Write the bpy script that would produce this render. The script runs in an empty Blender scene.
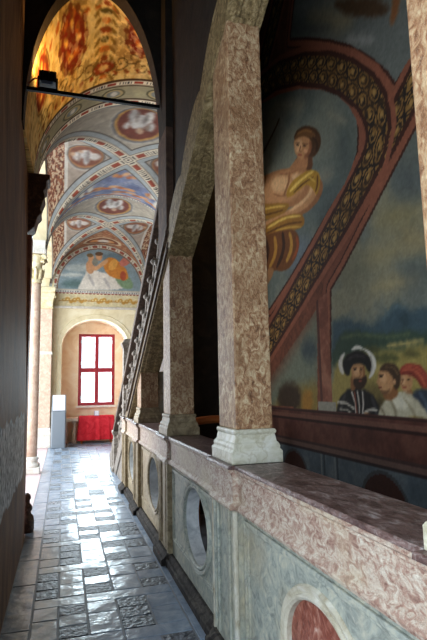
import bpy, bmesh, math, random
import numpy as np
from mathutils import Vector, Matrix
SC = bpy.context.scene
COL = SC.collection
PI = math.pi
random.seed(7)
RNG = np.random.default_rng(11)

# ------------------------------------------------------------------ helpers
def lin(c):
    a = np.asarray(c, float) / 255.0
    return np.where(a <= 0.04045, a / 12.92, ((a + 0.055) / 1.055) ** 2.4)

def rgba(c):
    l = lin(c)
    return (float(l[0]), float(l[1]), float(l[2]), 1.0)

def obj(name, bm, mat, root=None, parent=None, smooth=False, bevel=0.0, seg=2, recalc=True):
    """Link a bmesh given in world coordinates as ONE mesh object, local to root's base."""
    if recalc:
        bmesh.ops.recalc_face_normals(bm, faces=bm.faces[:])
    me = bpy.data.meshes.new(name)
    if root is not None:
        bmesh.ops.translate(bm, verts=bm.verts[:], vec=-root.location)
    bm.to_mesh(me); bm.free()
    if mat is not None:
        me.materials.append(mat)
    if smooth:
        me.polygons.foreach_set('use_smooth', [True] * len(me.polygons))
    o = bpy.data.objects.new(name, me); COL.objects.link(o)
    p = parent if parent is not None else root
    if p is not None:
        o.parent = p
    if bevel > 0:
        b = o.modifiers.new('bevel', 'BEVEL'); b.width = bevel; b.segments = seg; b.limit_method = 'ANGLE'
        b.angle_limit = math.radians(35)
    return o

def single(name, bm, mat, loc, **kw):
    """A one-mesh thing whose origin sits at its base."""
    bmesh.ops.translate(bm, verts=bm.verts[:], vec=-Vector(loc))
    o = obj(name, bm, mat, **kw); o.location = loc
    return o

def thing(name, label, cat, loc, group=None):
    o = bpy.data.objects.new(name, None); COL.objects.link(o)
    o.location = loc; o.empty_display_size = .1
    return tag(o, label, cat, group)

def tag(o, label, cat, group=None):
    o['label'] = label; o['category'] = cat
    if group: o['group'] = group
    return o

def struct(o):
    o['kind'] = 'structure'
    return o

def box(bm, x0, x1, y0, y1, z0, z1):
    v = [bm.verts.new(p) for p in ((x0,y0,z0),(x1,y0,z0),(x1,y1,z0),(x0,y1,z0),(x0,y0,z1),(x1,y0,z1),(x1,y1,z1),(x0,y1,z1))]
    for f in ((0,3,2,1),(4,5,6,7),(0,1,5,4),(1,2,6,5),(2,3,7,6),(3,0,4,7)):
        bm.faces.new([v[i] for i in f])
    return bm

def B(*a):
    return box(bmesh.new(), *a)

def prism(bm, pts, axis, a, b):
    """Extrude a 2-D polygon: axis 'x' pts=(y,z); 'y' pts=(x,z); 'z' pts=(x,y)."""
    def P(p, t):
        return {'x': (t, p[0], p[1]), 'y': (p[0], t, p[1]), 'z': (p[0], p[1], t)}[axis]
    A = [bm.verts.new(P(p, a)) for p in pts]; C = [bm.verts.new(P(p, b)) for p in pts]
    n = len(pts)
    bm.faces.new(A); bm.faces.new(C[::-1])
    for i in range(n):
        bm.faces.new((A[i], C[i], C[(i+1) % n], A[(i+1) % n]))
    return bm

def lathe(bm, prof, c, n=28):
    rings = []
    for r, z in prof:
        rings.append([bm.verts.new((c[0]+r*math.cos(2*PI*i/n), c[1]+r*math.sin(2*PI*i/n), c[2]+z)) for i in range(n)])
    for a, b in zip(rings, rings[1:]):
        for i in range(n):
            bm.faces.new((a[i], a[(i+1) % n], b[(i+1) % n], b[i]))
    bm.faces.new(rings[0][::-1]); bm.faces.new(rings[-1])
    return bm

def sqlathe(bm, prof, cx, cy, hx, hy):
    """Stacked rectangular profile: prof = (offset beyond half-size, z)."""
    rings = [[bm.verts.new((cx+sx*(hx+d), cy+sy*(hy+d), z)) for sx, sy in ((-1,-1),(1,-1),(1,1),(-1,1))] for d, z in prof]
    for a, b in zip(rings, rings[1:]):
        for i in range(4):
            bm.faces.new((a[i], a[(i+1) % 4], b[(i+1) % 4], b[i]))
    bm.faces.new(rings[0][::-1]); bm.faces.new(rings[-1])
    return bm

def tube(bm, pts, r, n=8, closed=False):
    P = [Vector(p) for p in pts]; m = len(P); rings = []
    for i in range(m):
        if closed: t = P[(i+1) % m] - P[i-1]
        else: t = P[min(i+1, m-1)] - P[max(i-1, 0)]
        t.normalize()
        up = Vector((0,0,1)) if abs(t.z) < .9 else Vector((1,0,0))
        a = t.cross(up).normalized(); b = t.cross(a)
        rr = r[i] if isinstance(r, (list, tuple)) else r
        rings.append([bm.verts.new(P[i] + a*rr*math.cos(2*PI*k/n) + b*rr*math.sin(2*PI*k/n)) for k in range(n)])
    for i in range(m if closed else m-1):
        a, b = rings[i], rings[(i+1) % m]
        for k in range(n):
            bm.faces.new((a[k], a[(k+1) % n], b[(k+1) % n], b[k]))
    if not closed:
        bm.faces.new(rings[0][::-1]); bm.faces.new(rings[-1])
    return bm

def oval_ring(bm, yc, zc, ry, rz, prof, n=72):
    """Moulding swept round an ellipse on an X-plane; prof = (x, radial offset), closed."""
    rings = []
    for i in range(n):
        t = 2*PI*i/n
        rings.append([bm.verts.new((x, yc+(ry+d)*math.cos(t), zc+(rz+d)*math.sin(t))) for x, d in prof])
    k = len(prof)
    for i in range(n):
        a, b = rings[i], rings[(i+1) % n]
        for j in range(k):
            bm.faces.new((a[j], a[(j+1) % k], b[(j+1) % k], b[j]))
    return bm

def holed_slab(bm, x0, x1, y0, y1, z0, z1, yc, zc, ry, rz, n=96):
    """Slab lying in an X-plane with an oval hole cut right through it."""
    E, Q = [], []
    for i in range(n):
        t = 2*PI*i/n; c, s = math.cos(t), math.sin(t)
        E.append((yc+ry*c, zc+rz*s))
        k = []
        if c > 1e-9: k.append((y1-yc)/c)
        if c < -1e-9: k.append((y0-yc)/c)
        if s > 1e-9: k.append((z1-zc)/s)
        if s < -1e-9: k.append((z0-zc)/s)
        k = min(k); Q.append((yc+k*c, zc+k*s))
    for cy_, cz_ in ((y0,z0),(y1,z0),(y1,z1),(y0,z1)):      # snap nearest sample onto each corner
        j = min(range(n), key=lambda i: (Q[i][0]-cy_)**2+(Q[i][1]-cz_)**2); Q[j] = (cy_, cz_)
    V = {}
    for s_, x in ((0, x0), (1, x1)):
        V[s_] = ([bm.verts.new((x, *e)) for e in E], [bm.verts.new((x, *q)) for q in Q])
    for i in range(n):
        j = (i+1) % n
        bm.faces.new((V[0][0][i], V[0][0][j], V[0][1][j], V[0][1][i]))
        bm.faces.new((V[1][0][i], V[1][1][i], V[1][1][j], V[1][0][j]))
        bm.faces.new((V[0][0][i], V[1][0][i], V[1][0][j], V[0][0][j]))
        bm.faces.new((V[0][1][i], V[0][1][j], V[1][1][j], V[1][1][i]))
    return bm

# ------------------------------------------------------------------ materials
def newmat(name):
    m = bpy.data.materials.new(name); m.use_nodes = True
    nt = m.node_tree; b = nt.nodes['Principled BSDF']
    return m, nt, b

def nd(nt, t, **kw):
    n = nt.nodes.new(t)
    for k, v in kw.items(): setattr(n, k, v)
    return n

def plain(name, c, rough=.6, metal=0.0, spec=.5):
    m, nt, b = newmat(name)
    b.inputs['Base Color'].default_value = rgba(c); b.inputs['Roughness'].default_value = rough
    b.inputs['Metallic'].default_value = metal; b.inputs['Specular IOR Level'].default_value = spec
    return m

def ramp(nt, fac, stops):
    r = nd(nt, 'ShaderNodeValToRGB'); e = r.color_ramp.elements
    while len(e) < len(stops): e.new(.5)
    for el, (p, c) in zip(e, stops):
        el.position = p; el.color = rgba(c)
    nt.links.new(fac, r.inputs['Fac'])
    return r.outputs['Color']

def stone(name, stops, scale=6.0, detail=8, rough=.55, bump=.25, dist=1.2, stretch=(1,1,1), veins=None, bscale=None, coat=0.0, spec=.4, blot=None):
    m, nt, b = newmat(name); L = nt.links
    tc = nd(nt, 'ShaderNodeTexCoord'); geo = nd(nt, 'ShaderNodeNewGeometry')
    mp = nd(nt, 'ShaderNodeMapping'); mp.inputs['Scale'].default_value = stretch
    L.new(geo.outputs['Position'], mp.inputs['Vector'])
    n1 = nd(nt, 'ShaderNodeTexNoise'); n1.inputs['Scale'].default_value = scale; n1.inputs['Detail'].default_value = detail
    n1.inputs['Roughness'].default_value = .62; n1.inputs['Distortion'].default_value = dist
    L.new(mp.outputs['Vector'], n1.inputs['Vector'])
    col = ramp(nt, n1.outputs['Fac'], stops)
    if veins:
        v = nd(nt, 'ShaderNodeTexVoronoi', feature='DISTANCE_TO_EDGE'); v.inputs['Scale'].default_value = veins[0]
        n2 = nd(nt, 'ShaderNodeTexNoise'); n2.inputs['Scale'].default_value = veins[0]*1.3; n2.inputs['Detail'].default_value = 4
        L.new(mp.outputs['Vector'], n2.inputs['Vector'])
        mx = nd(nt, 'ShaderNodeMix', data_type='VECTOR'); mx.inputs['Factor'].default_value = .35
        L.new(mp.outputs['Vector'], mx.inputs['A']); L.new(n2.outputs['Color'], mx.inputs['B']); L.new(mx.outputs['Result'], v.inputs['Vector'])
        rr = nd(nt, 'ShaderNodeMapRange'); rr.inputs['From Min'].default_value = 0; rr.inputs['From Max'].default_value = veins[2]
        rr.inputs['To Min'].default_value = veins[3]; rr.inputs['To Max'].default_value = 0
        L.new(v.outputs['Distance'], rr.inputs['Value'])
        mc = nd(nt, 'ShaderNodeMix', data_type='RGBA'); L.new(rr.outputs['Result'], mc.inputs['Factor'])
        L.new(col, mc.inputs['A']); mc.inputs['B'].default_value = rgba(veins[1]); col = mc.outputs['Result']
    if blot:
        n3 = nd(nt, 'ShaderNodeTexNoise'); n3.inputs['Scale'].default_value = blot[0]; n3.inputs['Detail'].default_value = 5
        L.new(geo.outputs['Position'], n3.inputs['Vector'])
        rr = nd(nt, 'ShaderNodeMapRange'); rr.inputs['From Min'].default_value = blot[2]; rr.inputs['From Max'].default_value = blot[3]
        rr.inputs['To Max'].default_value = blot[4]
        L.new(n3.outputs['Fac'], rr.inputs['Value'])
        mc = nd(nt, 'ShaderNodeMix', data_type='RGBA'); L.new(rr.outputs['Result'], mc.inputs['Factor'])
        L.new(col, mc.inputs['A']); mc.inputs['B'].default_value = rgba(blot[1]); col = mc.outputs['Result']
    L.new(col, b.inputs['Base Color'])
    b.inputs['Roughness'].default_value = rough; b.inputs['Specular IOR Level'].default_value = spec
    b.inputs['Coat Weight'].default_value = coat
    if bump:
        nb = nd(nt, 'ShaderNodeTexNoise'); nb.inputs['Scale'].default_value = bscale or scale*4; nb.inputs['Detail'].default_value = 6
        L.new(mp.outputs['Vector'], nb.inputs['Vector'])
        bp = nd(nt, 'ShaderNodeBump'); bp.inputs['Strength'].default_value = bump; bp.inputs['Distance'].default_value = .02
        L.new(nb.outputs['Fac'], bp.inputs['Height']); L.new(bp.outputs['Normal'], b.inputs['Normal'])
    return m

def painted(name, rough=.75, spec=.2, bump=.15, crackle=.12):
    """Fresco: the pigment colours come from the mesh; plaster grain varies them a little."""
    m, nt, b = newmat(name); L = nt.links
    a = nd(nt, 'ShaderNodeAttribute', attribute_name='pigment')
    geo = nd(nt, 'ShaderNodeNewGeometry')
    n = nd(nt, 'ShaderNodeTexNoise'); n.inputs['Scale'].default_value = 14; n.inputs['Detail'].default_value = 8
    L.new(geo.outputs['Position'], n.inputs['Vector'])
    r = nd(nt, 'ShaderNodeMapRange'); r.inputs['To Min'].default_value = 1-crackle*2.2; r.inputs['To Max'].default_value = 1+crackle*2.2
    L.new(n.outputs['Fac'], r.inputs['Value'])
    mx = nd(nt, 'ShaderNodeVectorMath', operation='SCALE'); L.new(a.outputs['Color'], mx.inputs[0]); L.new(r.outputs['Result'], mx.inputs['Scale'])
    L.new(mx.outputs['Vector'], b.inputs['Base Color'])
    b.inputs['Roughness'].default_value = rough; b.inputs['Specular IOR Level'].default_value = spec
    bp = nd(nt, 'ShaderNodeBump'); bp.inputs['Strength'].default_value = bump; bp.inputs['Distance'].default_value = .01
    L.new(n.outputs['Fac'], bp.inputs['Height']); L.new(bp.outputs['Normal'], b.inputs['Normal'])
    return m

# ------------------------------------------------------------------ a small painter (pigment on a grid of wall or vault points)
def vnoise(u, v, s, seed=0, octv=4):
    """cheap value noise"""
    out = np.zeros_like(u); amp = .5; tot = 0
    for o in range(octv):
        r = np.random.default_rng(seed*17+o); T = r.random((128, 128))
        x = u*s; y = v*s; xi = np.floor(x).astype(int); yi = np.floor(y).astype(int)
        fx = x-xi; fy = y-yi; fx = fx*fx*(3-2*fx); fy = fy*fy*(3-2*fy)
        g = lambda a, b: T[a % 128, b % 128]
        out += amp*((g(xi,yi)*(1-fx)+g(xi+1,yi)*fx)*(1-fy)+(g(xi,yi+1)*(1-fx)+g(xi+1,yi+1)*fx)*fy)
        tot += amp; amp *= .55; s *= 2.1
    return out/tot

def chaikin(P, k=2):
    for _ in range(k):
        Q = np.roll(P, -1, 0); P = np.stack([.75*P+.25*Q, .25*P+.75*Q], 1).reshape(-1, 2)
    return P

def sdf(P, u, v):
    """signed distance to polygon (negative inside)"""
    d = np.full(u.shape, 1e9); ins = np.zeros(u.shape, bool)
    for (x0, y0), (x1, y1) in zip(P, np.roll(P, -1, 0)):
        ex, ey = x1-x0, y1-y0; L2 = ex*ex+ey*ey+1e-12
        t = np.clip(((u-x0)*ex+(v-y0)*ey)/L2, 0, 1)
        d = np.minimum(d, (u-x0-t*ex)**2+(v-y0-t*ey)**2)
        if y0 != y1:
            c = ((y0 > v) != (y1 > v)) & (u < (x1-x0)*(v-y0)/(y1-y0)+x0); ins ^= c
    d = np.sqrt(d)
    return np.where(ins, -d, d)

def line_sd(C, u, v):
    """distance to, and arc position along, an open polyline"""
    d = np.full(u.shape, 1e9); s = np.zeros(u.shape); side = np.zeros(u.shape); acc = 0
    for (x0, y0), (x1, y1) in zip(C[:-1], C[1:]):
        ex, ey = x1-x0, y1-y0; L = math.hypot(ex, ey)
        t = np.clip(((u-x0)*ex+(v-y0)*ey)/(L*L), 0, 1)
        q = np.hypot(u-x0-t*ex, v-y0-t*ey); k = q < d
        d = np.where(k, q, d); s = np.where(k, acc+t*L, s)
        side = np.where(k, np.sign(ex*(v-y0)-ey*(u-x0)), side); acc += L
    return d*side, s

class Canvas:
    def __init__(self, u, v, c=(128,128,128)):
        self.u, self.v = u, v; self.c = np.tile(np.array(c, float), (u.size, 1))
    def mix(self, a, col):
        a = np.clip(a, 0, 1)[:, None]; self.c = self.c*(1-a)+np.array(col, float)*a
    def poly(self, pts, col, soft=.01, sm=False, only=None):
        P = np.array(pts, float).reshape(-1, 2)
        if sm: P = chaikin(P)
        lo, hi = P.min(0)-soft*2, P.max(0)+soft*2
        k = np.where((self.u > lo[0]) & (self.u < hi[0]) & (self.v > lo[1]) & (self.v < hi[1]))[0]
        if only is not None: k = k[only[k]]
        if not k.size: return
        wob = (vnoise(self.u[k], self.v[k], 25, 3, 2)-.5)*min(soft, .05)
        d = sdf(P, self.u[k], self.v[k])+wob
        a = np.clip(.5-d/(2*soft), 0, 1); a = a*a*(3-2*a)
        self.c[k] = self.c[k]*(1-a[:, None])+np.array(col, float)*a[:, None]
    def layers(self, L, only=None, gain=1.0):
        for col, soft, sm, pts in L:
            self.poly(pts, [x*gain for x in col], soft, bool(sm), only)
    def grain(self, s, amp, seed=1, only=None):
        n = 1+(vnoise(self.u, self.v, s, seed)-.5)*2*amp
        if only is not None: n = np.where(only, n, 1)
        self.c *= n[:, None]

def paint_mesh(name, V, F, C, mat):
    me = bpy.data.meshes.new(name)
    V = np.asarray(V, np.float32); F = np.asarray(F, np.int32)
    me.vertices.add(len(V)); me.vertices.foreach_set('co', V.ravel())
    me.loops.add(F.size); me.loops.foreach_set('vertex_index', F.ravel())
    me.polygons.add(len(F)); me.polygons.foreach_set('loop_start', np.arange(0, F.size, 4, dtype=np.int32))
    me.update(calc_edges=True); me.validate()
    at = me.color_attributes.new('pigment', 'FLOAT_COLOR', 'POINT')
    L = np.ones((len(V), 4), np.float32); L[:, :3] = lin(np.clip(C, 0, 255))
    at.data.foreach_set('color', L.ravel())
    me.polygons.foreach_set('use_smooth', [True]*len(me.polygons))
    me.materials.append(mat)
    return me

def grid_faces(nu, nv, flip=False):
    i, j = np.meshgrid(np.arange(nu-1), np.arange(nv-1), indexing='ij')
    a = (i*nv+j).ravel(); f = np.stack([a, a+nv, a+nv+1, a+1], 1)
    return f[:, ::-1] if flip else f

def submesh(V, F, C, keep):
    F = F[keep]; used, inv = np.unique(F, return_inverse=True)
    return V[used], inv.reshape(F.shape), C[used]
BOY = [[[118,122,108],0.25,1,[3.717,3.796,3.767,3.721,3.892,3.698,4.077,3.736,4.295,3.835,4.503,3.981,4.653,4.147,4.701,4.292,4.632,4.378,4.465,4.384,4.248,4.317,4.031,4.197,3.856,4.053,3.748,3.913]],[[126,130,116],0.15,1,[5.13,4.762,5.175,4.697,5.29,4.685,5.457,4.731,5.65,4.83,5.83,4.966,5.958,5.113,5.998,5.237,5.941,5.307,5.801,5.308,5.614,5.244,5.422,5.132,5.262,4.998,5.16,4.868]],[[92,102,98],0.2,1,[3.918,3.305,3.967,3.196,4.083,3.132,4.25,3.127,4.443,3.188,4.624,3.309,4.75,3.469,4.787,3.632,4.723,3.756,4.576,3.814,4.384,3.795,4.193,3.711,4.038,3.585,3.942,3.441]],[[110,120,124],0.15,1,[4.554,2.946,4.596,2.863,4.701,2.813,4.851,2.804,5.024,2.843,5.185,2.925,5.297,3.035,5.331,3.15,5.278,3.242,5.151,3.29,4.983,3.286,4.811,3.233,4.669,3.148,4.579,3.046]],[[140,138,116],0.12,1,[4.664,4.685,4.699,4.679,4.793,4.712,4.932,4.78,5.095,4.872,5.248,4.972,5.358,5.058,5.396,5.109,5.353,5.113,5.239,5.07,5.084,4.991,4.922,4.895,4.784,4.802,4.694,4.728]],[[88,96,90],0.15,1,[3.773,3.728,3.797,3.629,3.841,3.562,3.898,3.537,3.958,3.563,4.009,3.635,4.039,3.74,4.042,3.857,4.017,3.961,3.97,4.029,3.91,4.048,3.85,4.016,3.802,3.941,3.775,3.838]],[[138,136,118],0.1,1,[4.147,3.679,4.145,3.648,4.183,3.628,4.254,3.622,4.347,3.632,4.445,3.657,4.528,3.692,4.576,3.73,4.579,3.764,4.536,3.784,4.456,3.788,4.359,3.775,4.264,3.748,4.189,3.714]],[[78,88,84],0.12,1,[4.031,3.287,4.023,3.256,4.055,3.227,4.123,3.205,4.215,3.195,4.314,3.2,4.4,3.219,4.455,3.248,4.464,3.282,4.427,3.313,4.351,3.335,4.254,3.342,4.157,3.335,4.078,3.316]],[[134,132,112],0.08,1,[3.85,4.033,3.88,4.039,3.932,4.069,3.998,4.118,4.065,4.177,4.119,4.235,4.148,4.279,4.146,4.299,4.113,4.291,4.056,4.257,3.989,4.205,3.924,4.146,3.874,4.092,3.848,4.052]],[[70,52,34],0.01,0,[6.02,4.63,5.734,4.695,5.403,4.801,5.281,4.868,5.307,4.888,5.441,4.828,5.78,4.727,6.075,4.668]],[[96,60,36],0.02,1,[5.078,4.108,4.914,4.156,4.808,4.202,4.535,4.072,4.506,3.901,4.646,3.872]],[[176,122,80],0.02,1,[5.13,4.131,4.914,4.156,4.784,4.191,4.605,4.059,4.64,3.938,4.784,3.932]],[[74,48,26],0.012,1,[4.943,4.413,4.883,4.493,4.71,4.461,4.508,4.354,4.366,4.222,4.315,4.097,4.365,4.013,4.498,3.987,4.605,4.059,4.531,4.115,4.608,4.268,4.792,4.373]],[[190,138,92],0.015,1,[4.944,4.401,4.839,4.409,4.673,4.336,4.543,4.224,4.53,4.126,4.603,4.081,4.746,4.079,4.863,4.156,4.929,4.272]],[[216,170,122],0.02,1,[4.747,4.237,4.77,4.213,4.804,4.203,4.844,4.209,4.88,4.229,4.905,4.261,4.915,4.296,4.907,4.329,4.883,4.353,4.847,4.362,4.808,4.355,4.773,4.335,4.748,4.304,4.739,4.269]],[[146,92,60],0.02,1,[4.578,4.218,4.585,4.124,4.724,4.102,4.671,4.057,4.524,4.084,4.513,4.185]],[[110,74,40],0.012,1,[4.944,4.401,4.835,4.455,4.643,4.402,4.47,4.277,4.415,4.17,4.564,4.245,4.697,4.337,4.841,4.386]],[[146,100,54],0.012,1,[4.828,4.419,4.666,4.382,4.52,4.283,4.509,4.294,4.67,4.402,4.846,4.445]],[[58,36,20],0.012,1,[4.515,4.223,4.42,4.125,4.452,4.033,4.406,4.009,4.376,4.109,4.481,4.223]],[[60,38,24],0.006,1,[4.811,4.284,4.817,4.282,4.829,4.286,4.845,4.293,4.862,4.303,4.876,4.313,4.885,4.322,4.887,4.328,4.881,4.329,4.869,4.326,4.853,4.319,4.836,4.309,4.822,4.299,4.813,4.29]],[[60,38,24],0.006,1,[4.647,4.191,4.652,4.19,4.664,4.193,4.681,4.2,4.697,4.21,4.712,4.221,4.721,4.23,4.723,4.235,4.717,4.237,4.705,4.233,4.689,4.226,4.672,4.216,4.657,4.206,4.649,4.197]],[[96,60,38],0.006,0,[4.896,4.348,4.799,4.3,4.798,4.309,4.895,4.358]],[[96,60,38],0.006,0,[4.73,4.26,4.617,4.193,4.613,4.2,4.726,4.267]],[[130,80,50],0.008,0,[4.789,4.266,4.819,4.218,4.766,4.177,4.755,4.182,4.795,4.209,4.766,4.252]],[[150,66,50],0.006,1,[4.742,4.13,4.749,4.13,4.767,4.136,4.791,4.147,4.817,4.162,4.839,4.176,4.854,4.188,4.858,4.195,4.85,4.196,4.832,4.189,4.808,4.178,4.782,4.163,4.76,4.149,4.745,4.137]],[[214,160,116],0.012,1,[4.622,4.125,4.627,4.117,4.64,4.116,4.659,4.12,4.679,4.13,4.697,4.143,4.709,4.157,4.713,4.169,4.707,4.176,4.694,4.178,4.675,4.173,4.655,4.163,4.637,4.15,4.625,4.137]],[[168,116,74],0.015,1,[6.14,4.429,5.593,4.307,5.128,4.155,4.825,4.02,4.576,3.876,4.416,3.708,4.449,3.591,4.677,3.545,5.282,3.705,6.172,4.037]],[[190,138,92],0.03,1,[5.93,4.313,5.473,4.229,5.026,4.085,4.735,3.934,4.656,3.763,4.905,3.699,5.389,3.807,5.953,4.042]],[[218,174,124],0.04,1,[5.069,3.953,5.082,3.915,5.145,3.901,5.247,3.913,5.371,3.953,5.494,4.011,5.589,4.079,5.635,4.141,5.619,4.182,5.546,4.195,5.433,4.176,5.306,4.132,5.19,4.072,5.107,4.009]],[[222,180,132],0.03,1,[4.744,3.857,4.767,3.847,4.812,3.854,4.873,3.875,4.937,3.907,4.992,3.944,5.026,3.978,5.031,4.002,5.006,4.011,4.958,4.004,4.895,3.981,4.832,3.948,4.78,3.912,4.749,3.879]],[[142,94,58],0.018,1,[5.103,4.095,5.142,3.965,5.29,3.875,5.245,3.849,5.096,3.941,5.056,4.073]],[[150,100,62],0.012,1,[5.564,3.994,5.325,3.863,5.123,3.823,5.136,3.844,5.324,3.88,5.548,4.005]],[[150,100,64],0.015,1,[4.883,4.031,5.086,4.072,5.355,4.188,5.357,4.169,5.078,4.049,4.867,4.007]],[[150,100,62],0.012,1,[4.647,3.808,4.581,3.679,4.721,3.61,5.127,3.631,6.033,3.759,5.932,3.625,5.021,3.487,4.546,3.449,4.319,3.548,4.356,3.723]],[[190,138,92],0.014,1,[4.638,3.815,4.603,3.686,4.766,3.627,5.136,3.642,6.019,3.769,5.941,3.668,5.06,3.54,4.632,3.503,4.419,3.59,4.445,3.75]],[[222,178,128],0.015,1,[4.618,3.789,4.583,3.671,4.764,3.624,5.142,3.646,5.101,3.601,4.72,3.582,4.522,3.637,4.553,3.769]],[[176,132,44],0.012,1,[5.213,3.841,5.093,3.942,4.832,3.941,4.574,3.898,4.387,3.783,4.381,3.629,4.475,3.547,4.55,3.675,4.679,3.772,4.848,3.771,5.108,3.776]],[[226,190,94],0.01,1,[5.077,3.827,4.77,3.856,4.497,3.83,4.526,3.866,4.808,3.895,5.126,3.868]],[[106,70,24],0.008,1,[4.986,3.783,4.735,3.8,4.509,3.773,4.526,3.795,4.757,3.823,5.013,3.807]],[[106,70,24],0.008,1,[4.45,3.777,4.46,3.673,4.508,3.617,4.473,3.598,4.423,3.656,4.413,3.761]],[[214,178,84],0.008,1,[4.658,3.848,4.49,3.711,4.471,3.715,4.638,3.853]],[[150,108,40],0.015,1,[6.244,4.092,5.505,3.863,5.061,3.698,5.259,3.635,5.773,3.732,6.265,3.839]],[[214,174,84],0.01,1,[6.095,3.952,5.566,3.818,5.222,3.707,5.225,3.735,5.575,3.85,6.112,3.988]],[[96,62,24],0.01,1,[6.103,3.873,5.571,3.744,5.276,3.68,5.289,3.706,5.583,3.771,6.117,3.902]],[[152,106,40],0.012,1,[6.202,3.676,5.462,3.666,4.871,3.523,4.738,3.397,4.818,3.309,5.363,3.444,6.211,3.565]],[[222,186,92],0.01,1,[5.763,3.608,5.225,3.572,4.851,3.456,4.852,3.484,5.245,3.606,5.801,3.648]],[[92,58,24],0.01,1,[5.842,3.555,5.236,3.493,4.809,3.376,4.812,3.398,5.249,3.518,5.867,3.584]],[[200,158,70],0.01,1,[5.53,3.498,5.136,3.424,4.84,3.329,4.838,3.349,5.141,3.447,5.543,3.524]],[[108,66,32],0.015,1,[6.207,3.621,5.36,3.469,4.962,3.355,4.881,3.157,5.047,2.994,5.294,2.934,5.765,3.068,6.259,2.987]],[[180,132,56],0.015,1,[5.183,3.385,5.12,3.192,5.294,3.062,5.219,3.03,5.044,3.167,5.105,3.368]],[[60,36,20],0.012,1,[5.377,3.447,5.339,3.217,5.587,3.059,5.507,3.025,5.258,3.189,5.293,3.425]],[[176,126,52],0.015,1,[5.617,3.469,5.574,3.255,5.806,3.111,5.72,3.075,5.486,3.226,5.527,3.446]],[[62,36,20],0.012,1,[5.877,3.493,5.828,3.284,6.079,3.121,5.985,3.084,5.733,3.253,5.78,3.469]],[[150,76,40],0.015,1,[4.999,3.282,4.962,3.136,5.123,3.042,5.069,3.016,4.905,3.116,4.94,3.269]],[[150,108,70],0.015,1,[5.803,3.118,5.927,2.99,6.118,2.924,5.983,2.857,5.755,2.918,5.598,3.04]]]
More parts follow.
